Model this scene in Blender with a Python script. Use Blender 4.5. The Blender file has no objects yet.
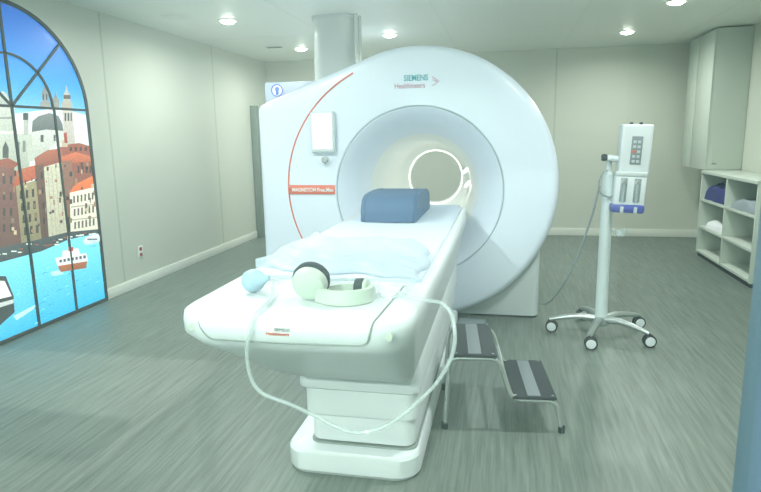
import bpy, bmesh, math, random
from mathutils import Vector, Matrix
PI = math.pi
S = bpy.context.scene
COL = S.collection

# ------------------------------------------------------------------ helpers
def lin(c):
    return tuple(((v/255)/12.92 if v/255 <= .04045 else ((v/255+.055)/1.055)**2.4) for v in c)

def hexc(s):
    return lin([int(s[i:i+2], 16) for i in (0, 2, 4)])

def mat(name, col, rough=.5, metal=0., noise=0., nscale=20., bump=0., bscale=60., trans=0., alpha=1., coat=0., emit=None, estr=0.):
    m = bpy.data.materials.new(name); m.use_nodes = True
    nt = m.node_tree; b = nt.nodes['Principled BSDF']
    c = hexc(col) + (1,)
    b.inputs['Base Color'].default_value = c
    b.inputs['Roughness'].default_value = rough
    b.inputs['Metallic'].default_value = metal
    b.inputs['Transmission Weight'].default_value = trans
    b.inputs['Alpha'].default_value = alpha
    b.inputs['Coat Weight'].default_value = coat
    if emit:
        b.inputs['Emission Color'].default_value = hexc(emit) + (1,)
        b.inputs['Emission Strength'].default_value = estr
    tc = nt.nodes.new('ShaderNodeTexCoord')
    n = nt.nodes.new('ShaderNodeTexNoise'); n.inputs['Scale'].default_value = nscale; n.inputs['Detail'].default_value = 4
    nt.links.new(tc.outputs['Object'], n.inputs['Vector'])
    mx = nt.nodes.new('ShaderNodeMix'); mx.data_type = 'RGBA'
    mx.inputs['A'].default_value = tuple(v*(1-noise) for v in c[:3]) + (1,)
    mx.inputs['B'].default_value = tuple(min(1, v*(1+noise)) for v in c[:3]) + (1,)
    nt.links.new(n.outputs['Fac'], mx.inputs['Factor'])
    nt.links.new(mx.outputs['Result'], b.inputs['Base Color'])
    if bump:
        n2 = nt.nodes.new('ShaderNodeTexNoise'); n2.inputs['Scale'].default_value = bscale
        nt.links.new(tc.outputs['Object'], n2.inputs['Vector'])
        bp = nt.nodes.new('ShaderNodeBump'); bp.inputs['Strength'].default_value = bump; bp.inputs['Distance'].default_value = .01
        nt.links.new(n2.outputs['Fac'], bp.inputs['Height']); nt.links.new(bp.outputs['Normal'], b.inputs['Normal'])
    return m

def obj(name, bm, m, parent=None, smooth=35):
    me = bpy.data.meshes.new(name)
    bmesh.ops.recalc_face_normals(bm, faces=bm.faces)
    bm.to_mesh(me); bm.free()
    for x in (m if isinstance(m, (list, tuple)) else [m]): me.materials.append(x)
    if smooth:
        for p in me.polygons: p.use_smooth = True
        me.set_sharp_from_angle(angle=math.radians(smooth))
    o = bpy.data.objects.new(name, me); COL.objects.link(o)
    if parent:
        o.parent = parent
        o.matrix_parent_inverse = Matrix.Translation(-parent_loc(parent))
    return o

def parent_loc(p):
    v = Vector(p.location)
    if p.parent: v += parent_loc(p.parent) + p.matrix_parent_inverse.translation
    return v

def thing(name, label, cat, loc=(0, 0, 0), group=None):
    o = bpy.data.objects.new(name, None); COL.objects.link(o)
    o.empty_display_size = .1; o.location = loc
    o['label'] = label; o['category'] = cat
    if group: o['group'] = group
    return o

def tag(o, label, cat, group=None):
    o['label'] = label; o['category'] = cat
    if group: o['group'] = group
    return o

def struct(o):
    o['kind'] = 'structure'; return o

def box(bm, x0, x1, y0, y1, z0, z1, bev=0., seg=2, M=None, mi=0):
    r = bmesh.ops.create_cube(bm, size=1)
    vs = r['verts']
    for v in vs:
        v.co = Vector((x0+(v.co.x+.5)*(x1-x0), y0+(v.co.y+.5)*(y1-y0), z0+(v.co.z+.5)*(z1-z0)))
    fs = list({f for v in vs for f in v.link_faces})
    if bev:
        es = list({e for v in vs for e in v.link_edges})
        rr = bmesh.ops.bevel(bm, geom=es, offset=bev, segments=seg, affect='EDGES', profile=.5)
        fs = list(set(rr['faces']) | {f for f in fs if f.is_valid})
        vs = list({v for f in fs for v in f.verts})
    for f in fs: f.material_index = mi
    if M is not None:
        for v in vs: v.co = M @ v.co
    return vs

def bx(*a, **k):
    bm = bmesh.new(); box(bm, *a, **k); return bm

def tube(bm, pts, r, seg=12, cap=True, closed=False, mi=0):
    """swept round tube; r a number or a list"""
    P = [Vector(p) for p in pts]; n = len(P)
    rings = []; up = None
    for i, p in enumerate(P):
        if closed: t = (P[(i+1) % n]-P[i-1]).normalized()
        else: t = (P[min(i+1, n-1)]-P[max(i-1, 0)]).normalized()
        if up is None:
            a = Vector((0, 0, 1)) if abs(t.z) < .9 else Vector((1, 0, 0))
            up = (a - t*a.dot(t)).normalized()
        else:
            up = (up - t*up.dot(t)).normalized()
        s = t.cross(up)
        rr = r[i] if isinstance(r, (list, tuple)) else r
        rings.append([bm.verts.new(p + (up*math.cos(2*PI*k/seg)+s*math.sin(2*PI*k/seg))*rr) for k in range(seg)])
    m = n if closed else n-1
    for i in range(m):
        a, b = rings[i], rings[(i+1) % n]
        for k in range(seg):
            f = bm.faces.new((a[k], a[(k+1) % seg], b[(k+1) % seg], b[k])); f.material_index = mi
    if cap and not closed:
        bm.faces.new(rings[0]).material_index = mi; bm.faces.new(rings[-1]).material_index = mi

def catmull(pts, n=8):
    P = [Vector(p) for p in pts]; out = []
    P = [P[0]*2-P[1]] + P + [P[-1]*2-P[-2]]
    for i in range(1, len(P)-2):
        for k in range(n):
            t = k/n; a, b, c, d = P[i-1:i+3]
            out.append(.5*((2*b)+(c-a)*t+(2*a-5*b+4*c-d)*t*t+(3*b-a-3*c+d)*t**3))
    out.append(P[-2]); return out

def fillet(pts, r, n=5):
    """polyline with its inner corners rounded"""
    P = [Vector(p) for p in pts]; out = [P[0]]
    for i in range(1, len(P)-1):
        a, b, c = P[i-1:i+2]
        rr = min(r, (a-b).length*.49, (c-b).length*.49)
        p0 = b+(a-b).normalized()*rr; p1 = b+(c-b).normalized()*rr
        for k in range(n+1):
            t = k/n; out.append(p0*(1-t)**2+b*2*t*(1-t)+p1*t*t)
    out.append(P[-1]); return out

def lathe(bm, prof, seg=32, M=Matrix(), mi=0):
    """prof: (r, z) list, revolved about z, closed at r=0 ends"""
    rings = []
    for r, z in prof:
        if r < 1e-6: rings.append([bm.verts.new(M @ Vector((0, 0, z)))])
        else: rings.append([bm.verts.new(M @ Vector((r*math.cos(2*PI*k/seg), r*math.sin(2*PI*k/seg), z))) for k in range(seg)])
    for a, b in zip(rings, rings[1:]):
        for k in range(seg):
            q = [a[k % len(a)], a[(k+1) % len(a)], b[(k+1) % len(b)], b[k % len(b)]]
            q = list(dict.fromkeys(q))
            if len(q) > 2: bm.faces.new(q).material_index = mi

def rrect(x0, x1, y0, y1, r, n=6, r2=None):
    """rounded rectangle outline in xy; r at the y0 corners, r2 at the y1 corners"""
    r2 = r if r2 is None else r2
    out = []
    for cx, cy, a0, rr in ((x0+r, y0+r, PI, r), (x1-r, y0+r, 1.5*PI, r), (x1-r2, y1-r2, 0, r2), (x0+r2, y1-r2, .5*PI, r2)):
        for k in range(n+1):
            a = a0+.5*PI*k/n; out.append((cx+rr*math.cos(a), cy+rr*math.sin(a)))
    return out

def loft(bm, sections, cap=True, mi=0):
    """sections: list of (outline xy, z) of equal length"""
    R = [[bm.verts.new((x, y, z)) for x, y in o] for o, z in sections]
    for a, b in zip(R, R[1:]):
        n = len(a)
        for k in range(n): bm.faces.new((a[k], a[(k+1) % n], b[(k+1) % n], b[k])).material_index = mi
    if cap: bm.faces.new(R[0]).material_index = mi; bm.faces.new(R[-1]).material_index = mi

def prism(bm, outline, y0, y1, mi=0):
    """outline in xz extruded along y"""
    A = [bm.verts.new((x, y0, z)) for x, z in outline]; B = [bm.verts.new((x, y1, z)) for x, z in outline]
    n = len(A)
    for k in range(n): bm.faces.new((A[k], A[(k+1) % n], B[(k+1) % n], B[k])).material_index = mi
    bm.faces.new(A).material_index = mi; bm.faces.new(B).material_index = mi

def text(name, body, size, loc, rot, m, parent, sx=1., ext=.0012, align='LEFT', space=1., bold=0.):
    cu = bpy.data.curves.new(name, 'FONT'); cu.body = body; cu.size = size; cu.extrude = ext; cu.align_x = align
    cu.space_character = space; cu.offset = bold
    o = bpy.data.objects.new(name, cu); COL.objects.link(o)
    dg = bpy.context.evaluated_depsgraph_get()
    me = bpy.data.meshes.new_from_object(o.evaluated_get(dg))
    bpy.data.objects.remove(o)
    T = Matrix.Translation(loc) @ rot.to_4x4() @ Matrix.Diagonal((sx, 1, 1, 1))
    me.transform(T); me.materials.clear(); me.materials.append(m)
    o = bpy.data.objects.new(name, me); COL.objects.link(o); o.parent = parent
    o.matrix_parent_inverse = Matrix.Translation(-parent_loc(parent))
    return o

FACE_FRONT = Matrix(((1, 0, 0), (0, 0, -1), (0, 1, 0)))     # text facing -y

def copy_tree(o, d, parent=None):
    c = o.copy(); COL.objects.link(c)
    if parent: c.parent = parent
    else: c.location = Vector(o.location)+Vector(d)
    for ch in list(o.children): copy_tree(ch, d, c)
    return c

LAMP_W, NEAR_F, LAMP_C = 21, .8, (1., .98, .975)
CTRL_W, MURAL_E, EXPO = 200., 1.75, 0.04
G_REF, G_DIF = .0155, .0165

# ------------------------------------------------------------------ dimensions
XL, XR, YB, YF, ZC = -3.70, 2.75, 9.10, .80, 2.67       # scanner room; YF is the face of the window wall
CX, CZ = -.67, 1.09                                     # bore axis

# ------------------------------------------------------------------ materials
M_white = mat('warm_white_plastic', 'd3dce0', .45, noise=.02, coat=.15)
M_shell = mat('pale_blue_white_shell', 'dde9f8', .3, noise=.015, coat=.2)
M_bore = mat('bore_liner', 'e6ebea', .6, noise=.01)
M_grey = mat('light_grey_cover', 'bcc6c8', .45, noise=.03)
M_seam = mat('grey_seam', '87928f', .6, noise=.05)  # plain grey of the joints and small lettering
M_dark = mat('dark_rubber', '23292c', .7, noise=.1)
M_red = mat('orange_red_accent', 'd4634a', .4, noise=.03)
M_teal = mat('teal_lettering', '22a3b4', .4, noise=.03)
M_mauve = mat('mauve_lettering', 'b58aa4', .4, noise=.03)
M_whitetext = mat('white_lettering', 'f6f6f4', .4, noise=.01)
M_screen = mat('display_glass', 'f2f5f5', .2, emit='ffffff', estr=.55)
M_alu = mat('brushed_aluminium', 'b9c2c2', .32, metal=.9, noise=.05)
M_chrome = mat('chrome_tube', 'd4dad9', .22, metal=.85, noise=.03)
M_blue = mat('blue_vinyl', '426488', .7, noise=.05, bump=.1)
M_sheet = mat('white_bed_sheet', 'c6d5e4', .8, noise=.02, bump=.25, bscale=25)
M_film = mat('milky_plastic_film', 'c9d9e6', .42, noise=.04, alpha=.6)
M_bulb = mat('light_blue_rubber', 'a0bccd', .5, noise=.04)
M_tube = mat('clear_vinyl_tube', 'd3e2e4', .1, noise=.02, alpha=.38, coat=1.)
M_pad = mat('black_foam', '2c3a40', .8, noise=.1)
M_phone = mat('pale_green_plastic', 'bccbc0', .4, noise=.02)
M_wallp = mat('cream_green_wall_panel', 'cbd0c3', .5, noise=.015, nscale=3)
M_wseam = mat('wall_panel_joint', 'b9c2ae', .6, noise=.02)
M_base = mat('white_skirting', 'e6eae0', .4, noise=.02)
M_cup = mat('white_laminate', 'c4cec3', .4, noise=.02)
M_cupshade = mat('shaded_white_laminate', 'a3afa8', .5, noise=.02)  # darker laminate: shade inside the shelf compartments is put into the colour
M_navy = mat('navy_fabric', '2c2d6e', .9, noise=.2, bump=.5)
M_towel = mat('white_fabric', 'e2e6e8', .9, noise=.06, bump=.5)
M_gfab = mat('grey_fabric', '8b979c', .9, noise=.15, bump=.5)
M_purple = mat('violet_blue_plastic', '4a55a4', .4, noise=.04)
M_panelgrey = mat('keypad_grey', '7f8c92', .5, noise=.08, nscale=60)
M_frame = mat('mural_frame_dark', '333c3e', .5, noise=.05)
M_winframe = mat('blue_grey_window_frame', '4c6678', .5, noise=.06)
M_cream = mat('cream_control_wall', 'c2cfcb', .7, noise=.03)
M_sign = mat('sign_blue', '2f5fb8', .4, noise=.02)
M_tread = mat('ribbed_black_rubber', '2a3036', .75, noise=.15, nscale=80, bump=.3, bscale=150)
M_strip = mat('grey_grip_strip', '767f84', .6, noise=.2, nscale=120)
M_redsock = mat('red_socket', 'a5444a', .5, noise=.05)
M_lens = mat('lamp_lens', 'ffffff', .4, emit='fffdf2', estr=45)

# vinyl floor: long fine grain running towards the back wall
def floor_mat():
    m = bpy.data.materials.new('grey_wood_grain_vinyl'); m.use_nodes = True
    nt = m.node_tree; N = nt.nodes; L = nt.links; b = N['Principled BSDF']
    tc = N.new('ShaderNodeTexCoord'); mp = N.new('ShaderNodeMapping'); mp.inputs['Scale'].default_value = (34, 1.6, 1)
    mp.inputs['Rotation'].default_value = (0, 0, math.radians(0))
    L.new(tc.outputs['Object'], mp.inputs['Vector'])
    n = N.new('ShaderNodeTexNoise'); n.inputs['Scale'].default_value = 1.3; n.inputs['Detail'].default_value = 6; n.inputs['Roughness'].default_value = .65
    L.new(mp.outputs['Vector'], n.inputs['Vector'])
    r = N.new('ShaderNodeValToRGB')
    r.color_ramp.elements[0].position = .32; r.color_ramp.elements[0].color = hexc('545f57') + (1,)
    r.color_ramp.elements[1].position = .7; r.color_ramp.elements[1].color = hexc('77837a') + (1,)
    e = r.color_ramp.elements.new(.5); e.color = hexc('66716a') + (1,)
    L.new(n.outputs['Fac'], r.inputs['Fac'])
    n2 = N.new('ShaderNodeTexNoise'); n2.inputs['Scale'].default_value = .8
    L.new(tc.outputs['Object'], n2.inputs['Vector'])
    mx = N.new('ShaderNodeMix'); mx.data_type = 'RGBA'; mx.blend_type = 'MULTIPLY'; mx.inputs['Factor'].default_value = .25
    L.new(r.outputs['Color'], mx.inputs['A']); L.new(n2.outputs['Color'], mx.inputs['B'])
    L.new(r.outputs['Color'], b.inputs['Base Color'])
    b.inputs['Roughness'].default_value = .42
    bp = N.new('ShaderNodeBump'); bp.inputs['Strength'].default_value = .12; bp.inputs['Distance'].default_value = .003
    L.new(n.outputs['Fac'], bp.inputs['Height']); L.new(bp.outputs['Normal'], b.inputs['Normal'])
    return m
M_floor = floor_mat()

def ceil_mat():
    m = bpy.data.materials.new('metal_ceiling_panels'); m.use_nodes = True
    nt = m.node_tree; N = nt.nodes; L = nt.links; b = N['Principled BSDF']
    tc = N.new('ShaderNodeTexCoord'); mp = N.new('ShaderNodeMapping')
    mp.inputs['Scale'].default_value = (60, .5, 1); L.new(tc.outputs['Object'], mp.inputs['Vector'])
    n = N.new('ShaderNodeTexNoise'); n.inputs['Scale'].default_value = 1.; L.new(mp.outputs['Vector'], n.inputs['Vector'])
    r = N.new('ShaderNodeValToRGB'); r.color_ramp.elements[0].color = hexc('e3e8e0') + (1,); r.color_ramp.elements[1].color = hexc('edf1ea') + (1,)
    L.new(n.outputs['Fac'], r.inputs['Fac']); L.new(r.outputs['Color'], b.inputs['Base Color'])
    b.inputs['Roughness'].default_value = .45
    return m
M_ceil = ceil_mat()
M_cseam = mat('ceiling_joint', 'dfe4dc', .5, noise=.02)

def glass_mat():
    # screened observation pane: mostly clear, a little mirror reflection, a fine light mesh that takes the light of the room
    m = bpy.data.materials.new('screened_glass'); m.use_nodes = True
    nt = m.node_tree; N = nt.nodes; L = nt.links; N.remove(N['Principled BSDF'])
    t = N.new('ShaderNodeBsdfTransparent'); t.inputs['Color'].default_value = (.955, .985, .965, 1)
    g = N.new('ShaderNodeBsdfGlossy'); g.inputs['Roughness'].default_value = .01; g.inputs['Color'].default_value = (1, 1, 1, 1)
    d = N.new('ShaderNodeBsdfDiffuse'); d.inputs['Color'].default_value = hexc('9cc4c4') + (1,)
    a = N.new('ShaderNodeMixShader'); a.inputs[0].default_value = G_REF
    c = N.new('ShaderNodeMixShader'); c.inputs[0].default_value = G_DIF
    L.new(t.outputs[0], a.inputs[1]); L.new(g.outputs[0], a.inputs[2])
    L.new(a.outputs[0], c.inputs[1]); L.new(d.outputs[0], c.inputs[2])
    L.new(c.outputs[0], N['Material Output'].inputs['Surface'])
    return m
M_glass = glass_mat()

# ------------------------------------------------------------------ the room
struct(obj('floor', bx(XL-.1, XR+.1, -2.6, YB+.1, -.1, 0), M_floor, smooth=0))
bm = bmesh.new(); box(bm, XL-.1, XR+.1, -2.6, YB+.1, ZC, ZC+.1)
for x in (-2.06, -.68, .74, 2.14): box(bm, x-.006, x+.006, YF+.02, YB-.01, ZC-.0015, ZC+.001, mi=1)
for x0, x1, y in ((XL, -2.06, 6.9), (-2.06, -.68, 4.6), (-.68, .74, 7.4), (.74, 2.14, 5.2), (-2.06, -.68, 8.0)):
    box(bm, x0+.01, x1-.01, y-.004, y+.004, ZC-.0015, ZC+.001, mi=1)
struct(obj('ceiling', bm, [M_ceil, M_cseam], smooth=0))
bm = bmesh.new(); box(bm, XL-.1, XL, -2.6, YB, 0, ZC)
for y in (2.9, 5.15, 7.33): box(bm, XL-.001, XL+.0012, y-.012, y+.012, .10, ZC-.002, mi=1)
struct(obj('wall_left', bm, [M_wallp, M_wseam], smooth=0))
bm = bmesh.new(); box(bm, XL-.1, XR+.1, YB, YB+.1, 0, ZC)
for x in (-1.4, .70): box(bm, x-.012, x+.012, YB-.0012, YB+.001, .10, ZC-.002, mi=1)
struct(obj('wall_back', bm, [M_wallp, M_wseam], smooth=0))
struct(obj('wall_right', bx(XR, XR+.1, -2.6, YB, 0, ZC), M_wallp, smooth=0))
WX0, WX1, WZ0, WZ1 = -1.45, .285, .92, 2.10               # clear opening of the window
bm = bmesh.new()
box(bm, XL, WX0-.05, YF-.2, YF, 0, ZC); box(bm, WX1+.05, XR, YF-.2, YF, 0, ZC)
box(bm, WX0-.05, WX1+.05, YF-.2, YF, 0, WZ0-.05); box(bm, WX0-.05, WX1+.05, YF-.2, YF, WZ1+.05, ZC)
struct(obj('wall_front', bm, M_cream, smooth=0))
struct(obj('wall_rear', bx(XL, XR, -2.6, -2.5, 0, ZC), M_cream, smooth=0))
bm = bmesh.new()
y0, y1 = .655, .745
box(bm, WX0-.05, WX0, y0, y1, WZ0-.05, WZ1+.05, bev=.004); box(bm, WX1, WX1+.05, y0, y1, WZ0-.05, WZ1+.05, bev=.004)
box(bm, WX0, WX1, y0, y1, WZ0-.05, WZ0, bev=.004); box(bm, WX0, WX1, y0, y1, WZ1, WZ1+.05, bev=.004)
win = struct(obj('window_1', bm, M_winframe))
obj('glass_pane', bx(WX0, WX1, .70, .704, WZ0, WZ1), M_glass, win, smooth=0)
bm = bx(XL, XL+.015, YF, 3.115, 0, .10, bev=.003); box(bm, XL, XL+.015, 4.845, YB, 0, .10, bev=.003)
struct(obj('baseboard_left', bm, M_base))
struct(obj('baseboard_back', bx(XL+.015, XR, YB-.015, YB, 0, .11, bev=.003), M_base))
struct(obj('baseboard_right', bx(XR-.015, XR, YF, 6.05, 0, .10, bev=.003), M_base))
struct(obj('trim_1', bx(XL+.005, XL+.10, 8.42, 8.52, 0, 1.97, bev=.004), mat('grey_corner_duct', '74837c', .6, noise=.05)))

d1 = struct(obj('added_door_1', bx(.72, 1.75, -2.5, -2.455, 0.005, 2.12, bev=.004), mat('added_dark_door', '4d5f57', .5, noise=.03)))  # invented dark door, seen only as reflection, to thin the pane's veil at right
bm = bmesh.new(); tube(bm, [(.80, -2.46, 1.02), (.80, -2.41, 1.02), (.93, -2.41, 1.02)], .010, 10); obj('added_door_handle', bm, M_chrome, d1)

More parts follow.
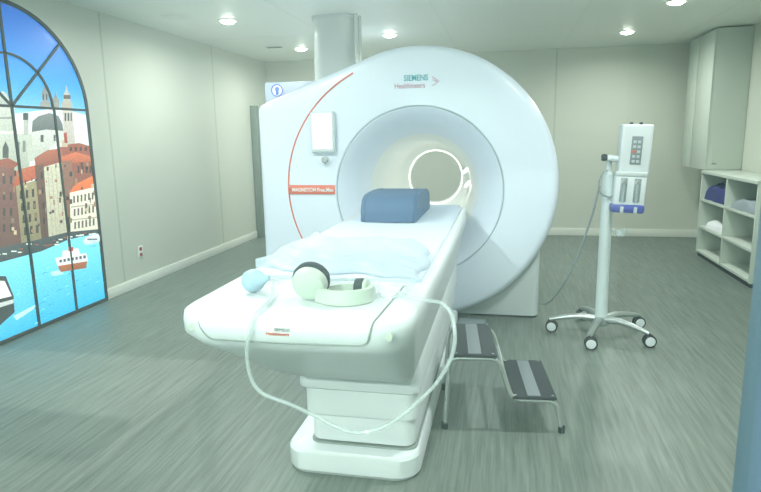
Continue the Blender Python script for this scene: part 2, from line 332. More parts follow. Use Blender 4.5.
# ------------------------------------------------------------------ illuminated mural
MURAL = [
((223, 230, 234),(230, 232, 228),[(3.1, 1.05), (4.86, 1.05), (4.86, 1.72), (4.5, 1.78), (3.9, 1.7), (3.1, 1.75)]),
((139, 220, 234),(28, 180, 224),[(3.1, 0.0), (4.86, 0.0), (4.86, 0.66), (3.1, 0.66)]),
((207, 208, 200),(174, 178, 166),[(3.1, 1.1), (3.8, 1.1), (3.8, 1.74), (3.55, 1.9), (3.3, 1.8), (3.1, 1.6)]),
((165, 96, 76),(123, 80, 70),[(3.1, 0.66), (3.85, 0.66), (3.85, 1.22), (3.6, 1.3), (3.35, 1.2), (3.1, 1.28)]),
((185, 172, 140),(156, 144, 112),[(3.2, 0.66), (3.5, 0.66), (3.5, 1.1), (3.2, 1.1)]),
((70, 56, 47),(70, 56, 47),[(3.15, 0.72), (3.18, 0.72), (3.18, 0.79), (3.15, 0.79)]),
((70, 56, 47),(70, 56, 47),[(3.245, 0.72), (3.2750000000000004, 0.72), (3.2750000000000004, 0.79), (3.245, 0.79)]),
((70, 56, 47),(70, 56, 47),[(3.34, 0.72), (3.37, 0.72), (3.37, 0.79), (3.34, 0.79)]),
((70, 56, 47),(70, 56, 47),[(3.435, 0.72), (3.4650000000000003, 0.72), (3.4650000000000003, 0.79), (3.435, 0.79)]),
((70, 56, 47),(70, 56, 47),[(3.53, 0.72), (3.56, 0.72), (3.56, 0.79), (3.53, 0.79)]),
((70, 56, 47),(70, 56, 47),[(3.625, 0.72), (3.6550000000000002, 0.72), (3.6550000000000002, 0.79), (3.625, 0.79)]),
((70, 56, 47),(70, 56, 47),[(3.7199999999999998, 0.72), (3.75, 0.72), (3.75, 0.79), (3.7199999999999998, 0.79)]),
((70, 56, 47),(70, 56, 47),[(3.15, 0.86), (3.18, 0.86), (3.18, 0.93), (3.15, 0.93)]),
((70, 56, 47),(70, 56, 47),[(3.245, 0.86), (3.2750000000000004, 0.86), (3.2750000000000004, 0.93), (3.245, 0.93)]),
((70, 56, 47),(70, 56, 47),[(3.34, 0.86), (3.37, 0.86), (3.37, 0.93), (3.34, 0.93)]),
((70, 56, 47),(70, 56, 47),[(3.435, 0.86), (3.4650000000000003, 0.86), (3.4650000000000003, 0.93), (3.435, 0.93)]),
((70, 56, 47),(70, 56, 47),[(3.53, 0.86), (3.56, 0.86), (3.56, 0.93), (3.53, 0.93)]),
((70, 56, 47),(70, 56, 47),[(3.625, 0.86), (3.6550000000000002, 0.86), (3.6550000000000002, 0.93), (3.625, 0.93)]),
((70, 56, 47),(70, 56, 47),[(3.7199999999999998, 0.86), (3.75, 0.86), (3.75, 0.93), (3.7199999999999998, 0.93)]),
((70, 56, 47),(70, 56, 47),[(3.15, 1.0), (3.18, 1.0), (3.18, 1.07), (3.15, 1.07)]),
((70, 56, 47),(70, 56, 47),[(3.245, 1.0), (3.2750000000000004, 1.0), (3.2750000000000004, 1.07), (3.245, 1.07)]),
((70, 56, 47),(70, 56, 47),[(3.34, 1.0), (3.37, 1.0), (3.37, 1.07), (3.34, 1.07)]),
((70, 56, 47),(70, 56, 47),[(3.435, 1.0), (3.4650000000000003, 1.0), (3.4650000000000003, 1.07), (3.435, 1.07)]),
((70, 56, 47),(70, 56, 47),[(3.53, 1.0), (3.56, 1.0), (3.56, 1.07), (3.53, 1.07)]),
((70, 56, 47),(70, 56, 47),[(3.625, 1.0), (3.6550000000000002, 1.0), (3.6550000000000002, 1.07), (3.625, 1.07)]),
((70, 56, 47),(70, 56, 47),[(3.7199999999999998, 1.0), (3.75, 1.0), (3.75, 1.07), (3.7199999999999998, 1.07)]),
((201, 205, 200),(184, 189, 184),[(3.835, 1.758), (3.844, 1.809), (3.878, 1.854), (3.918, 1.878), (3.952, 1.858), (3.973, 1.816), (3.965, 1.763)]),
((207, 210, 202),(191, 196, 184),[(3.835, 1.758), (4.013, 1.765), (3.983, 1.584), (3.807, 1.584)]),
((154, 160, 154),(154, 160, 154),[(3.824, 1.685), (4.001, 1.69), (3.998, 1.675), (3.821, 1.671)]),
((201, 206, 196),(170, 176, 160),[(3.789, 1.584), (4.133, 1.585), (4.073, 1.218), (3.733, 1.243)]),
((220, 223, 212),(220, 223, 212),[(3.789, 1.584), (4.133, 1.585), (4.129, 1.562), (3.786, 1.562)]),
((85, 91, 87),(85, 91, 87),[(3.838, 1.385), (3.85, 1.459), (3.886, 1.51), (3.906, 1.457), (3.893, 1.383)]),
((128, 136, 128),(128, 136, 128),[(3.989, 1.501), (4.018, 1.501), (3.999, 1.379), (3.969, 1.38)]),
((139, 145, 136),(139, 145, 136),[(4.049, 1.508), (4.079, 1.508), (4.066, 1.423), (4.036, 1.423)]),
((185, 189, 182),(185, 189, 182),[(4.093, 1.715), (4.144, 1.717), (4.117, 1.554), (4.067, 1.554)]),
((77, 85, 86),(77, 85, 86),[(4.089, 1.723), (4.14, 1.725), (4.131, 1.67), (4.08, 1.669)]),
((197, 201, 189),(197, 201, 189),[(4.107, 1.554), (4.161, 1.57), (4.222, 1.354), (4.073, 1.344)]),
((139, 143, 142),(109, 115, 114),[(4.151, 1.57), (4.176, 1.664), (4.246, 1.704), (4.37, 1.732), (4.469, 1.711), (4.506, 1.645), (4.506, 1.57)]),
((212, 215, 208),(195, 198, 186),[(4.152, 1.577), (4.315, 1.598), (4.508, 1.587), (4.528, 1.409), (4.14, 1.373)]),
((90, 96, 92),(90, 96, 92),[(4.243, 1.554), (4.275, 1.554), (4.266, 1.497), (4.234, 1.498)]),
((106, 112, 108),(106, 112, 108),[(4.387, 1.553), (4.41, 1.553), (4.402, 1.504), (4.379, 1.504)]),
((218, 220, 214),(218, 220, 214),[(4.326, 1.456), (4.435, 1.495), (4.559, 1.451), (4.552, 1.408), (4.317, 1.399)]),
((127, 132, 138),(169, 169, 165),[(4.267, 1.768), (4.285, 1.816), (4.308, 1.825), (4.308, 1.889), (4.336, 1.93), (4.36, 1.979), (4.369, 1.932), (4.385, 1.894), (4.375, 1.829), (4.395, 1.814), (4.387, 1.765)]),
((77, 82, 87),(77, 82, 87),[(4.317, 1.881), (4.332, 1.882), (4.324, 1.834), (4.31, 1.833)]),
((77, 82, 87),(77, 82, 87),[(4.355, 1.884), (4.368, 1.884), (4.36, 1.836), (4.347, 1.835)]),
((138, 142, 146),(168, 166, 160),[(4.398, 1.765), (4.415, 1.839), (4.449, 1.873), (4.469, 1.923), (4.472, 1.875), (4.496, 1.843), (4.489, 1.761)]),
((201, 196, 186),(181, 174, 164),[(4.513, 1.762), (4.522, 1.82), (4.542, 1.838), (4.556, 1.888), (4.586, 1.923), (4.606, 1.974), (4.61, 1.925), (4.635, 1.893), (4.634, 1.842), (4.649, 1.826), (4.646, 1.767)]),
((109, 98, 94),(109, 98, 94),[(4.556, 1.888), (4.642, 1.893), (4.636, 1.859), (4.551, 1.855)]),
((207, 202, 194),(191, 185, 176),[(4.519, 1.762), (4.646, 1.767), (4.635, 1.458), (4.499, 1.452)]),
((87, 88, 90),(87, 88, 90),[(4.544, 1.738), (4.566, 1.739), (4.555, 1.671), (4.534, 1.671)]),
((87, 88, 90),(87, 88, 90),[(4.581, 1.739), (4.603, 1.74), (4.592, 1.672), (4.57, 1.671)]),
((87, 88, 90),(87, 88, 90),[(4.617, 1.74), (4.633, 1.741), (4.623, 1.673), (4.606, 1.672)]),
((168, 98, 78),(143, 92, 76),[(4.15, 1.373), (4.3, 1.432), (4.414, 1.437), (4.49, 1.469), (4.689, 1.483), (4.855, 1.445), (4.835, 1.054), (4.138, 1.101)]),
((185, 116, 90),(163, 98, 76),[(4.174, 1.324), (4.161, 1.372), (4.311, 1.432), (4.461, 1.436), (4.472, 1.36)]),
((214, 128, 90),(189, 108, 74),[(4.402, 1.363), (4.626, 1.406), (4.854, 1.354), (4.849, 1.318), (4.441, 1.311)]),
((90, 63, 58),(90, 63, 58),[(4.559, 1.451), (4.59, 1.45), (4.584, 1.416), (4.554, 1.417)]),
((90, 63, 58),(90, 63, 58),[(4.621, 1.45), (4.652, 1.449), (4.647, 1.414), (4.615, 1.415)]),
((90, 63, 58),(90, 63, 58),[(4.684, 1.448), (4.716, 1.448), (4.71, 1.413), (4.678, 1.413)]),
((90, 63, 58),(90, 63, 58),[(4.748, 1.447), (4.781, 1.446), (4.776, 1.411), (4.743, 1.412)]),
((90, 63, 58),(90, 63, 58),[(4.814, 1.446), (4.848, 1.445), (4.842, 1.409), (4.809, 1.41)]),
((74, 58, 56),(74, 58, 56),[(4.632, 1.284), (4.657, 1.283), (4.648, 1.222), (4.623, 1.223)]),
((74, 58, 56),(74, 58, 56),[(4.683, 1.281), (4.709, 1.28), (4.699, 1.218), (4.673, 1.22)]),
((74, 58, 56),(74, 58, 56),[(4.735, 1.279), (4.761, 1.277), (4.751, 1.215), (4.725, 1.217)]),
((74, 58, 56),(74, 58, 56),[(4.788, 1.276), (4.814, 1.275), (4.805, 1.212), (4.778, 1.213)]),
((198, 184, 162),(198, 184, 162),[(4.473, 1.511), (4.544, 1.511), (4.535, 1.451), (4.463, 1.453)]),
((176, 78, 58),(176, 78, 58),[(4.506, 1.57), (4.542, 1.574), (4.54, 1.485), (4.504, 1.486)]),
((140, 90, 80),(109, 74, 68),[(3.748, 1.33), (3.934, 1.343), (3.908, 0.7), (3.643, 0.689)]),
((160, 90, 70),(160, 90, 70),[(3.748, 1.33), (3.754, 1.366), (3.884, 1.383), (3.991, 1.333), (3.928, 1.305)]),
((201, 113, 76),(184, 96, 64),[(3.893, 1.208), (3.964, 1.288), (4.152, 1.317), (4.156, 1.213), (3.914, 1.161)]),
((168, 156, 124),(142, 132, 104),[(3.925, 1.168), (4.143, 1.197), (4.139, 0.707), (3.907, 0.692)]),
((123, 84, 68),(102, 74, 64),[(4.14, 1.31), (4.238, 1.321), (4.209, 0.729), (4.118, 0.711)]),
((76, 66, 56),(76, 66, 56),[(3.958, 1.126), (3.982, 1.124), (3.972, 1.062), (3.948, 1.065)]),
((76, 66, 56),(76, 66, 56),[(4.018, 1.128), (4.043, 1.126), (4.033, 1.064), (4.008, 1.066)]),
((76, 66, 56),(76, 66, 56),[(4.08, 1.131), (4.105, 1.128), (4.095, 1.065), (4.07, 1.068)]),
((62, 47, 44),(62, 47, 44),[(3.816, 1.252), (3.839, 1.25), (3.829, 1.191), (3.806, 1.193)]),
((62, 47, 44),(62, 47, 44),[(3.881, 1.247), (3.904, 1.246), (3.894, 1.185), (3.871, 1.187)]),
((59, 45, 40),(59, 45, 40),[(4.195, 1.258), (4.217, 1.257), (4.208, 1.201), (4.186, 1.202)]),
((76, 66, 56),(76, 66, 56),[(3.956, 1.032), (3.981, 1.03), (3.971, 0.968), (3.946, 0.971)]),
((76, 66, 56),(76, 66, 56),[(4.017, 1.034), (4.042, 1.031), (4.032, 0.968), (4.007, 0.971)]),
((76, 66, 56),(76, 66, 56),[(4.079, 1.035), (4.105, 1.032), (4.094, 0.968), (4.069, 0.972)]),
((62, 47, 44),(62, 47, 44),[(3.797, 1.133), (3.82, 1.131), (3.81, 1.072), (3.787, 1.074)]),
((62, 47, 44),(62, 47, 44),[(3.861, 1.127), (3.885, 1.125), (3.875, 1.065), (3.851, 1.067)]),
((59, 45, 40),(59, 45, 40),[(4.185, 1.137), (4.206, 1.136), (4.197, 1.079), (4.176, 1.081)]),
((76, 66, 56),(76, 66, 56),[(3.955, 0.938), (3.98, 0.935), (3.969, 0.873), (3.945, 0.876)]),
((76, 66, 56),(76, 66, 56),[(4.016, 0.938), (4.041, 0.935), (4.031, 0.872), (4.006, 0.876)]),
((76, 66, 56),(76, 66, 56),[(4.078, 0.938), (4.104, 0.935), (4.093, 0.871), (4.068, 0.875)]),
((62, 47, 44),(62, 47, 44),[(3.777, 1.015), (3.8, 1.012), (3.79, 0.952), (3.768, 0.955)]),
((62, 47, 44),(62, 47, 44),[(3.842, 1.007), (3.865, 1.004), (3.855, 0.944), (3.832, 0.947)]),
((59, 45, 40),(59, 45, 40),[(4.174, 1.016), (4.195, 1.014), (4.186, 0.957), (4.165, 0.96)]),
((76, 66, 56),(76, 66, 56),[(3.954, 0.843), (3.978, 0.84), (3.968, 0.777), (3.944, 0.781)]),
((76, 66, 56),(76, 66, 56),[(4.014, 0.842), (4.04, 0.838), (4.03, 0.775), (4.004, 0.779)]),
((76, 66, 56),(76, 66, 56),[(4.077, 0.841), (4.103, 0.837), (4.093, 0.773), (4.067, 0.777)]),
((62, 47, 44),(62, 47, 44),[(3.758, 0.896), (3.781, 0.893), (3.771, 0.833), (3.748, 0.837)]),
((62, 47, 44),(62, 47, 44),[(3.822, 0.887), (3.845, 0.883), (3.835, 0.823), (3.812, 0.826)]),
((59, 45, 40),(59, 45, 40),[(4.163, 0.894), (4.184, 0.891), (4.175, 0.834), (4.154, 0.838)]),
((207, 203, 184),(189, 185, 164),[(4.234, 1.297), (4.443, 1.328), (4.42, 0.728), (4.197, 0.722)]),
((169, 166, 144),(169, 166, 144),[(4.271, 1.286), (4.276, 1.286), (4.242, 0.723), (4.237, 0.724)]),
((169, 166, 144),(169, 166, 144),[(4.316, 1.292), (4.322, 1.292), (4.288, 0.724), (4.283, 0.725)]),
((169, 166, 144),(169, 166, 144),[(4.363, 1.298), (4.369, 1.298), (4.335, 0.725), (4.329, 0.726)]),
((169, 166, 144),(169, 166, 144),[(4.41, 1.304), (4.416, 1.304), (4.383, 0.726), (4.377, 0.727)]),
((158, 116, 99),(138, 100, 85),[(4.443, 1.328), (4.566, 1.339), (4.54, 0.861), (4.427, 0.85)]),
((232, 226, 210),(214, 210, 194),[(4.498, 1.067), (4.813, 1.092), (4.815, 0.665), (4.447, 0.671)]),
((233, 138, 80),(216, 120, 64),[(4.484, 1.06), (4.582, 1.13), (4.814, 1.184), (4.825, 1.082)]),
((109, 102, 92),(109, 102, 92),[(4.535, 1.029), (4.557, 1.026), (4.548, 0.966), (4.525, 0.968)]),
((109, 102, 92),(109, 102, 92),[(4.582, 1.03), (4.604, 1.028), (4.595, 0.967), (4.572, 0.969)]),
((109, 102, 92),(109, 102, 92),[(4.629, 1.032), (4.652, 1.029), (4.642, 0.968), (4.62, 0.97)]),
((109, 102, 92),(109, 102, 92),[(4.678, 1.033), (4.701, 1.031), (4.691, 0.969), (4.668, 0.971)]),
((109, 102, 92),(109, 102, 92),[(4.727, 1.035), (4.751, 1.032), (4.741, 0.97), (4.717, 0.972)]),
((109, 102, 92),(109, 102, 92),[(4.777, 1.036), (4.801, 1.034), (4.791, 0.971), (4.767, 0.973)]),
((109, 102, 92),(109, 102, 92),[(4.523, 0.916), (4.545, 0.913), (4.536, 0.852), (4.514, 0.855)]),
((109, 102, 92),(109, 102, 92),[(4.57, 0.916), (4.593, 0.914), (4.583, 0.852), (4.56, 0.855)]),
((109, 102, 92),(109, 102, 92),[(4.618, 0.917), (4.64, 0.914), (4.631, 0.852), (4.608, 0.855)]),
((109, 102, 92),(109, 102, 92),[(4.666, 0.917), (4.689, 0.915), (4.679, 0.852), (4.656, 0.855)]),
((109, 102, 92),(109, 102, 92),[(4.715, 0.918), (4.739, 0.915), (4.729, 0.852), (4.705, 0.855)]),
((109, 102, 92),(109, 102, 92),[(4.765, 0.918), (4.789, 0.916), (4.779, 0.852), (4.755, 0.855)]),
((109, 102, 92),(109, 102, 92),[(4.512, 0.802), (4.534, 0.799), (4.524, 0.738), (4.502, 0.742)]),
((109, 102, 92),(109, 102, 92),[(4.558, 0.802), (4.581, 0.799), (4.571, 0.737), (4.549, 0.741)]),
((109, 102, 92),(109, 102, 92),[(4.606, 0.802), (4.629, 0.798), (4.619, 0.736), (4.596, 0.74)]),
((109, 102, 92),(109, 102, 92),[(4.654, 0.801), (4.677, 0.798), (4.668, 0.735), (4.644, 0.739)]),
((109, 102, 92),(109, 102, 92),[(4.703, 0.801), (4.727, 0.797), (4.717, 0.734), (4.693, 0.738)]),
((109, 102, 92),(109, 102, 92),[(4.753, 0.8), (4.778, 0.797), (4.767, 0.733), (4.743, 0.737)]),
((179, 171, 154),(179, 171, 154),[(4.49, 0.942), (4.843, 0.928), (4.841, 0.917), (4.489, 0.931)]),
((179, 171, 154),(179, 171, 154),[(4.472, 0.83), (4.824, 0.809), (4.822, 0.798), (4.471, 0.82)]),
((77, 86, 90),(60, 70, 76),[(3.649, 0.725), (4.056, 0.722), (4.42, 0.728), (4.833, 0.69), (4.841, 0.651), (4.434, 0.665), (4.104, 0.622), (3.631, 0.616)]),
((154, 90, 68),(154, 90, 68),[(3.884, 0.686), (3.918, 0.68), (3.916, 0.671), (3.883, 0.677)]),
((223, 227, 224),(223, 227, 224),[(4.273, 0.671), (4.298, 0.666), (4.297, 0.656), (4.271, 0.661)]),
((223, 227, 224),(223, 227, 224),[(3.672, 0.684), (3.698, 0.679), (3.697, 0.67), (3.67, 0.675)]),
((154, 90, 68),(154, 90, 68),[(3.877, 0.662), (3.914, 0.655), (3.913, 0.646), (3.875, 0.653)]),
((223, 227, 224),(223, 227, 224),[(4.558, 0.684), (4.616, 0.675), (4.614, 0.664), (4.556, 0.674)]),
((223, 227, 224),(223, 227, 224),[(3.799, 0.684), (3.85, 0.674), (3.849, 0.665), (3.798, 0.675)]),
((154, 90, 68),(154, 90, 68),[(4.18, 0.667), (4.232, 0.658), (4.23, 0.648), (4.179, 0.657)]),
((223, 227, 224),(223, 227, 224),[(3.717, 0.68), (3.757, 0.672), (3.755, 0.663), (3.716, 0.671)]),
((223, 227, 224),(223, 227, 224),[(3.952, 0.713), (4.006, 0.703), (4.005, 0.693), (3.95, 0.703)]),
((154, 90, 68),(154, 90, 68),[(4.125, 0.67), (4.184, 0.659), (4.183, 0.649), (4.124, 0.66)]),
((223, 227, 224),(223, 227, 224),[(4.404, 0.678), (4.447, 0.67), (4.445, 0.66), (4.403, 0.667)]),
((223, 227, 224),(223, 227, 224),[(4.513, 0.686), (4.585, 0.674), (4.583, 0.664), (4.511, 0.676)]),
((154, 90, 68),(154, 90, 68),[(4.614, 0.693), (4.647, 0.687), (4.645, 0.677), (4.613, 0.682)]),
((223, 227, 224),(223, 227, 224),[(3.86, 0.664), (3.896, 0.657), (3.894, 0.648), (3.859, 0.655)]),
((223, 227, 224),(223, 227, 224),[(4.302, 0.689), (4.348, 0.681), (4.347, 0.671), (4.3, 0.679)]),
((154, 90, 68),(154, 90, 68),[(4.036, 0.693), (4.081, 0.685), (4.079, 0.675), (4.035, 0.684)]),
((223, 227, 224),(223, 227, 224),[(4.248, 0.655), (4.301, 0.646), (4.299, 0.636), (4.246, 0.646)]),
((223, 227, 224),(223, 227, 224),[(4.678, 0.672), (4.757, 0.659), (4.755, 0.648), (4.676, 0.661)]),
((154, 90, 68),(154, 90, 68),[(4.356, 0.697), (4.42, 0.686), (4.418, 0.676), (4.354, 0.687)]),
((223, 227, 224),(223, 227, 224),[(4.725, 0.669), (4.783, 0.66), (4.781, 0.649), (4.724, 0.659)]),
((223, 227, 224),(223, 227, 224),[(4.407, 0.695), (4.47, 0.684), (4.469, 0.673), (4.405, 0.684)]),
((154, 90, 68),(154, 90, 68),[(4.241, 0.692), (4.266, 0.687), (4.265, 0.677), (4.24, 0.682)]),
((42, 166, 208),(42, 166, 208),[(4.672257887496494, 0.5449030074607907), (4.708454154014175, 0.5479030074607907), (4.702257887496494, 0.5539030074607907)]),
((143, 220, 238),(143, 220, 238),[(4.614642946958102, 0.2552309136729544), (4.655196523169799, 0.2582309136729544), (4.644642946958102, 0.2642309136729544)]),
((42, 166, 208),(42, 166, 208),[(4.067402546564587, 0.4343959436386723), (4.158496238288561, 0.4373959436386723), (4.097402546564587, 0.4433959436386723)]),
((143, 220, 238),(143, 220, 238),[(3.797725266019907, 0.3572662642659043), (3.8308710830646295, 0.3602662642659043), (3.8277252660199066, 0.3662662642659043)]),
((42, 166, 208),(42, 166, 208),[(4.525915715644397, 0.21547707300950375), (4.617579087151713, 0.21847707300950375), (4.555915715644398, 0.22447707300950376)]),
((143, 220, 238),(143, 220, 238),[(4.809086617390807, 0.302710186824022), (4.908982243567111, 0.305710186824022), (4.839086617390807, 0.311710186824022)]),
((42, 166, 208),(42, 166, 208),[(4.084443657754446, 0.08848535235270595), (4.156427054370208, 0.09148535235270595), (4.114443657754446, 0.09748535235270595)]),
((143, 220, 238),(143, 220, 238),[(3.7838879831493433, 0.1486924282142097), (3.8424435126425327, 0.1516924282142097), (3.813887983149343, 0.1576924282142097)]),
((42, 166, 208),(42, 166, 208),[(4.409304492804729, 0.12809949550678235), (4.442275000535213, 0.13109949550678235), (4.439304492804729, 0.13709949550678235)]),
((143, 220, 238),(143, 220, 238),[(4.68720135664194, 0.20691525995804583), (4.784307516490532, 0.20991525995804583), (4.71720135664194, 0.21591525995804584)]),
((42, 166, 208),(42, 166, 208),[(4.71839241274181, 0.23889461970609133), (4.780621087041023, 0.24189461970609133), (4.7483924127418105, 0.24789461970609133)]),
((143, 220, 238),(143, 220, 238),[(4.311678823359969, 0.3719443591938634), (4.383374340048107, 0.37494435919386343), (4.3416788233599695, 0.38094435919386344)]),
((42, 166, 208),(42, 166, 208),[(4.354001946976622, 0.36006306772263097), (4.449845434856299, 0.36306306772263097), (4.384001946976622, 0.369063067722631)]),
((143, 220, 238),(143, 220, 238),[(4.2975889612213125, 0.26559577671546636), (4.378010748871402, 0.26859577671546636), (4.327588961221313, 0.27459577671546637)]),
((42, 166, 208),(42, 166, 208),[(4.006646469021967, 0.2005434305870747), (4.105092281173372, 0.2035434305870747), (4.036646469021967, 0.2095434305870747)]),
((143, 220, 238),(143, 220, 238),[(4.312817476743702, 0.3242152338434311), (4.343619500789197, 0.3272152338434311), (4.342817476743702, 0.3332152338434311)]),
((42, 166, 208),(42, 166, 208),[(4.198427171308192, 0.33998260689853277), (4.229830873629514, 0.34298260689853277), (4.2284271713081925, 0.3489826068985328)]),
((143, 220, 238),(143, 220, 238),[(4.415061776610758, 0.3660902676480577), (4.449267412354698, 0.3690902676480577), (4.445061776610758, 0.3750902676480577)]),
((42, 166, 208),(42, 166, 208),[(4.427528397731832, 0.2831252148483539), (4.5050780955945, 0.2861252148483539), (4.457528397731832, 0.2921252148483539)]),
((143, 220, 238),(143, 220, 238),[(4.130783141684331, 0.4034751246829495), (4.212445541931974, 0.4064751246829495), (4.160783141684331, 0.4124751246829495)]),
((42, 166, 208),(42, 166, 208),[(3.7739570665100746, 0.08028840182289866), (3.851278488174191, 0.08328840182289866), (3.8039570665100744, 0.08928840182289866)]),
((143, 220, 238),(143, 220, 238),[(4.790370026817158, 0.1755611390917351), (4.852311875891704, 0.1785611390917351), (4.820370026817158, 0.1845611390917351)]),
((42, 166, 208),(42, 166, 208),[(4.390085625719808, 0.21001269287400326), (4.445562481973606, 0.21301269287400326), (4.420085625719809, 0.21901269287400327)]),
((143, 220, 238),(143, 220, 238),[(4.087684314092663, 0.234576987638477), (4.159377819502691, 0.237576987638477), (4.1176843140926636, 0.24357698763847702)]),
((42, 166, 208),(42, 166, 208),[(4.074436291234837, 0.2385801706644584), (4.158495430105925, 0.24158017066445842), (4.104436291234837, 0.24758017066445842)]),
((143, 220, 238),(143, 220, 238),[(3.7790749014100764, 0.3346290010352911), (3.8605370241275723, 0.3376290010352911), (3.809074901410076, 0.3436290010352911)]),
((42, 166, 208),(42, 166, 208),[(4.0848180310429, 0.1612689213965955), (4.171084567970544, 0.1642689213965955), (4.1148180310429, 0.1702689213965955)]),
((143, 220, 238),(143, 220, 238),[(4.007790791049669, 0.14369717045897096), (4.068257193486967, 0.14669717045897096), (4.0377907910496695, 0.15269717045897097)]),
((42, 166, 208),(42, 166, 208),[(4.503911719208838, 0.10092084631593574), (4.556449338132326, 0.10392084631593575), (4.533911719208838, 0.10992084631593574)]),
((143, 220, 238),(143, 220, 238),[(4.110453942484569, 0.46676944577865437), (4.171144093763866, 0.46976944577865437), (4.140453942484569, 0.4757694457786544)]),
((42, 166, 208),(42, 166, 208),[(4.673978009503678, 0.13464211627821748), (4.7275477259568195, 0.13764211627821749), (4.703978009503678, 0.1436421162782175)]),
((143, 220, 238),(143, 220, 238),[(4.452250966395894, 0.4924491359606443), (4.51382811929586, 0.4954491359606443), (4.4822509663958945, 0.5014491359606443)]),
((42, 166, 208),(42, 166, 208),[(3.9930300701407155, 0.11045966235514322), (4.060104004122303, 0.11345966235514322), (4.023030070140716, 0.11945966235514321)]),
((143, 220, 238),(143, 220, 238),[(3.956068110319616, 0.4533886188127287), (4.0447614568515915, 0.4563886188127287), (3.9860681103196156, 0.4623886188127287)]),
((42, 166, 208),(42, 166, 208),[(3.948273218369676, 0.1892960710082563), (4.034779067641363, 0.1922960710082563), (3.978273218369676, 0.1982960710082563)]),
((143, 220, 238),(143, 220, 238),[(4.443292237016386, 0.4531289205675275), (4.497462033358517, 0.4561289205675275), (4.473292237016386, 0.4621289205675275)]),
((42, 166, 208),(42, 166, 208),[(3.8900642688197955, 0.19597144543527667), (3.975634603533687, 0.19897144543527667), (3.9200642688197953, 0.20497144543527668)]),
((143, 220, 238),(143, 220, 238),[(4.042868453427393, 0.22317714033342673), (4.102051852138537, 0.22617714033342673), (4.072868453427393, 0.23217714033342673)]),
((42, 166, 208),(42, 166, 208),[(4.203352878494552, 0.25476105822452993), (4.297795745303686, 0.25776105822452994), (4.233352878494553, 0.26376105822452994)]),
((143, 220, 238),(143, 220, 238),[(3.9184776876534277, 0.05233089729157282), (4.014506436167766, 0.055330897291572825), (3.9484776876534275, 0.061330897291572824)]),
((42, 166, 208),(42, 166, 208),[(4.700376511756132, 0.5434568275143978), (4.760781173643427, 0.5464568275143978), (4.730376511756132, 0.5524568275143978)]),
((143, 220, 238),(143, 220, 238),[(4.776174059693664, 0.5136886072056692), (4.821720411232727, 0.5166886072056692), (4.806174059693665, 0.5226886072056692)]),
((42, 166, 208),(42, 166, 208),[(4.555164849856533, 0.4683493396393226), (4.631573953893527, 0.47134933963932263), (4.585164849856533, 0.47734933963932263)]),
((143, 220, 238),(143, 220, 238),[(4.310536174777414, 0.19452091807075234), (4.364410984759887, 0.19752091807075234), (4.340536174777414, 0.20352091807075234)]),
((42, 166, 208),(42, 166, 208),[(3.9956636432592094, 0.08403381205343115), (4.066871083590545, 0.08703381205343115), (4.025663643259209, 0.09303381205343114)]),
((143, 220, 238),(143, 220, 238),[(4.059972071421116, 0.4550959395041091), (4.093127448127092, 0.4580959395041091), (4.0899720714211165, 0.4640959395041091)]),
((201, 183, 154),(201, 183, 154),[(4.668, 0.927), (4.704, 0.923), (4.696, 0.873), (4.66, 0.877)]),
((93, 70, 62),(93, 70, 62),[(4.36, 1.311), (4.375, 1.31), (4.371, 1.283), (4.356, 1.284)]),
((168, 135, 108),(168, 135, 108),[(4.407, 1.03), (4.42, 1.029), (4.413, 0.981), (4.4, 0.983)]),
((138, 122, 104),(138, 122, 104),[(3.903, 1.238), (3.921, 1.237), (3.915, 1.198), (3.896, 1.199)]),
((138, 122, 104),(138, 122, 104),[(4.117, 1.206), (4.146, 1.204), (4.142, 1.184), (4.113, 1.187)]),
((201, 183, 154),(201, 183, 154),[(4.004, 1.165), (4.03, 1.163), (4.028, 1.147), (4.002, 1.15)]),
((93, 70, 62),(93, 70, 62),[(4.341, 0.844), (4.369, 0.84), (4.365, 0.815), (4.336, 0.819)]),
((93, 70, 62),(93, 70, 62),[(4.359, 1.034), (4.382, 1.032), (4.375, 0.989), (4.353, 0.991)]),
((201, 183, 154),(201, 183, 154),[(3.811, 1.27), (3.821, 1.269), (3.819, 1.253), (3.809, 1.254)]),
((93, 70, 62),(93, 70, 62),[(4.261, 1.296), (4.283, 1.295), (4.278, 1.263), (4.255, 1.264)]),
((168, 135, 108),(168, 135, 108),[(3.946, 1.266), (3.968, 1.265), (3.962, 1.231), (3.94, 1.233)]),
((61, 49, 44),(61, 49, 44),[(4.126, 1.21), (4.145, 1.208), (4.142, 1.188), (4.123, 1.19)]),
((93, 70, 62),(93, 70, 62),[(3.76, 0.944), (3.779, 0.941), (3.776, 0.925), (3.757, 0.928)]),
((138, 122, 104),(138, 122, 104),[(4.185, 0.967), (4.204, 0.965), (4.198, 0.922), (4.179, 0.925)]),
((61, 49, 44),(61, 49, 44),[(4.372, 1.082), (4.399, 1.08), (4.392, 1.038), (4.366, 1.04)]),
((168, 135, 108),(168, 135, 108),[(4.018, 0.815), (4.038, 0.812), (4.034, 0.789), (4.014, 0.792)]),
((93, 70, 62),(93, 70, 62),[(4.258, 0.94), (4.287, 0.937), (4.283, 0.913), (4.254, 0.916)]),
((61, 49, 44),(61, 49, 44),[(3.925, 1.287), (3.942, 1.286), (3.935, 1.244), (3.918, 1.245)]),
((168, 135, 108),(168, 135, 108),[(4.574, 1.178), (4.604, 1.176), (4.596, 1.126), (4.567, 1.128)]),
((138, 122, 104),(138, 122, 104),[(4.454, 0.846), (4.485, 0.841), (4.479, 0.801), (4.448, 0.806)]),
((93, 70, 62),(93, 70, 62),[(4.482, 1.007), (4.514, 1.004), (4.507, 0.962), (4.476, 0.965)]),
((168, 135, 108),(168, 135, 108),[(4.234, 1.188), (4.246, 1.187), (4.242, 1.168), (4.231, 1.169)]),
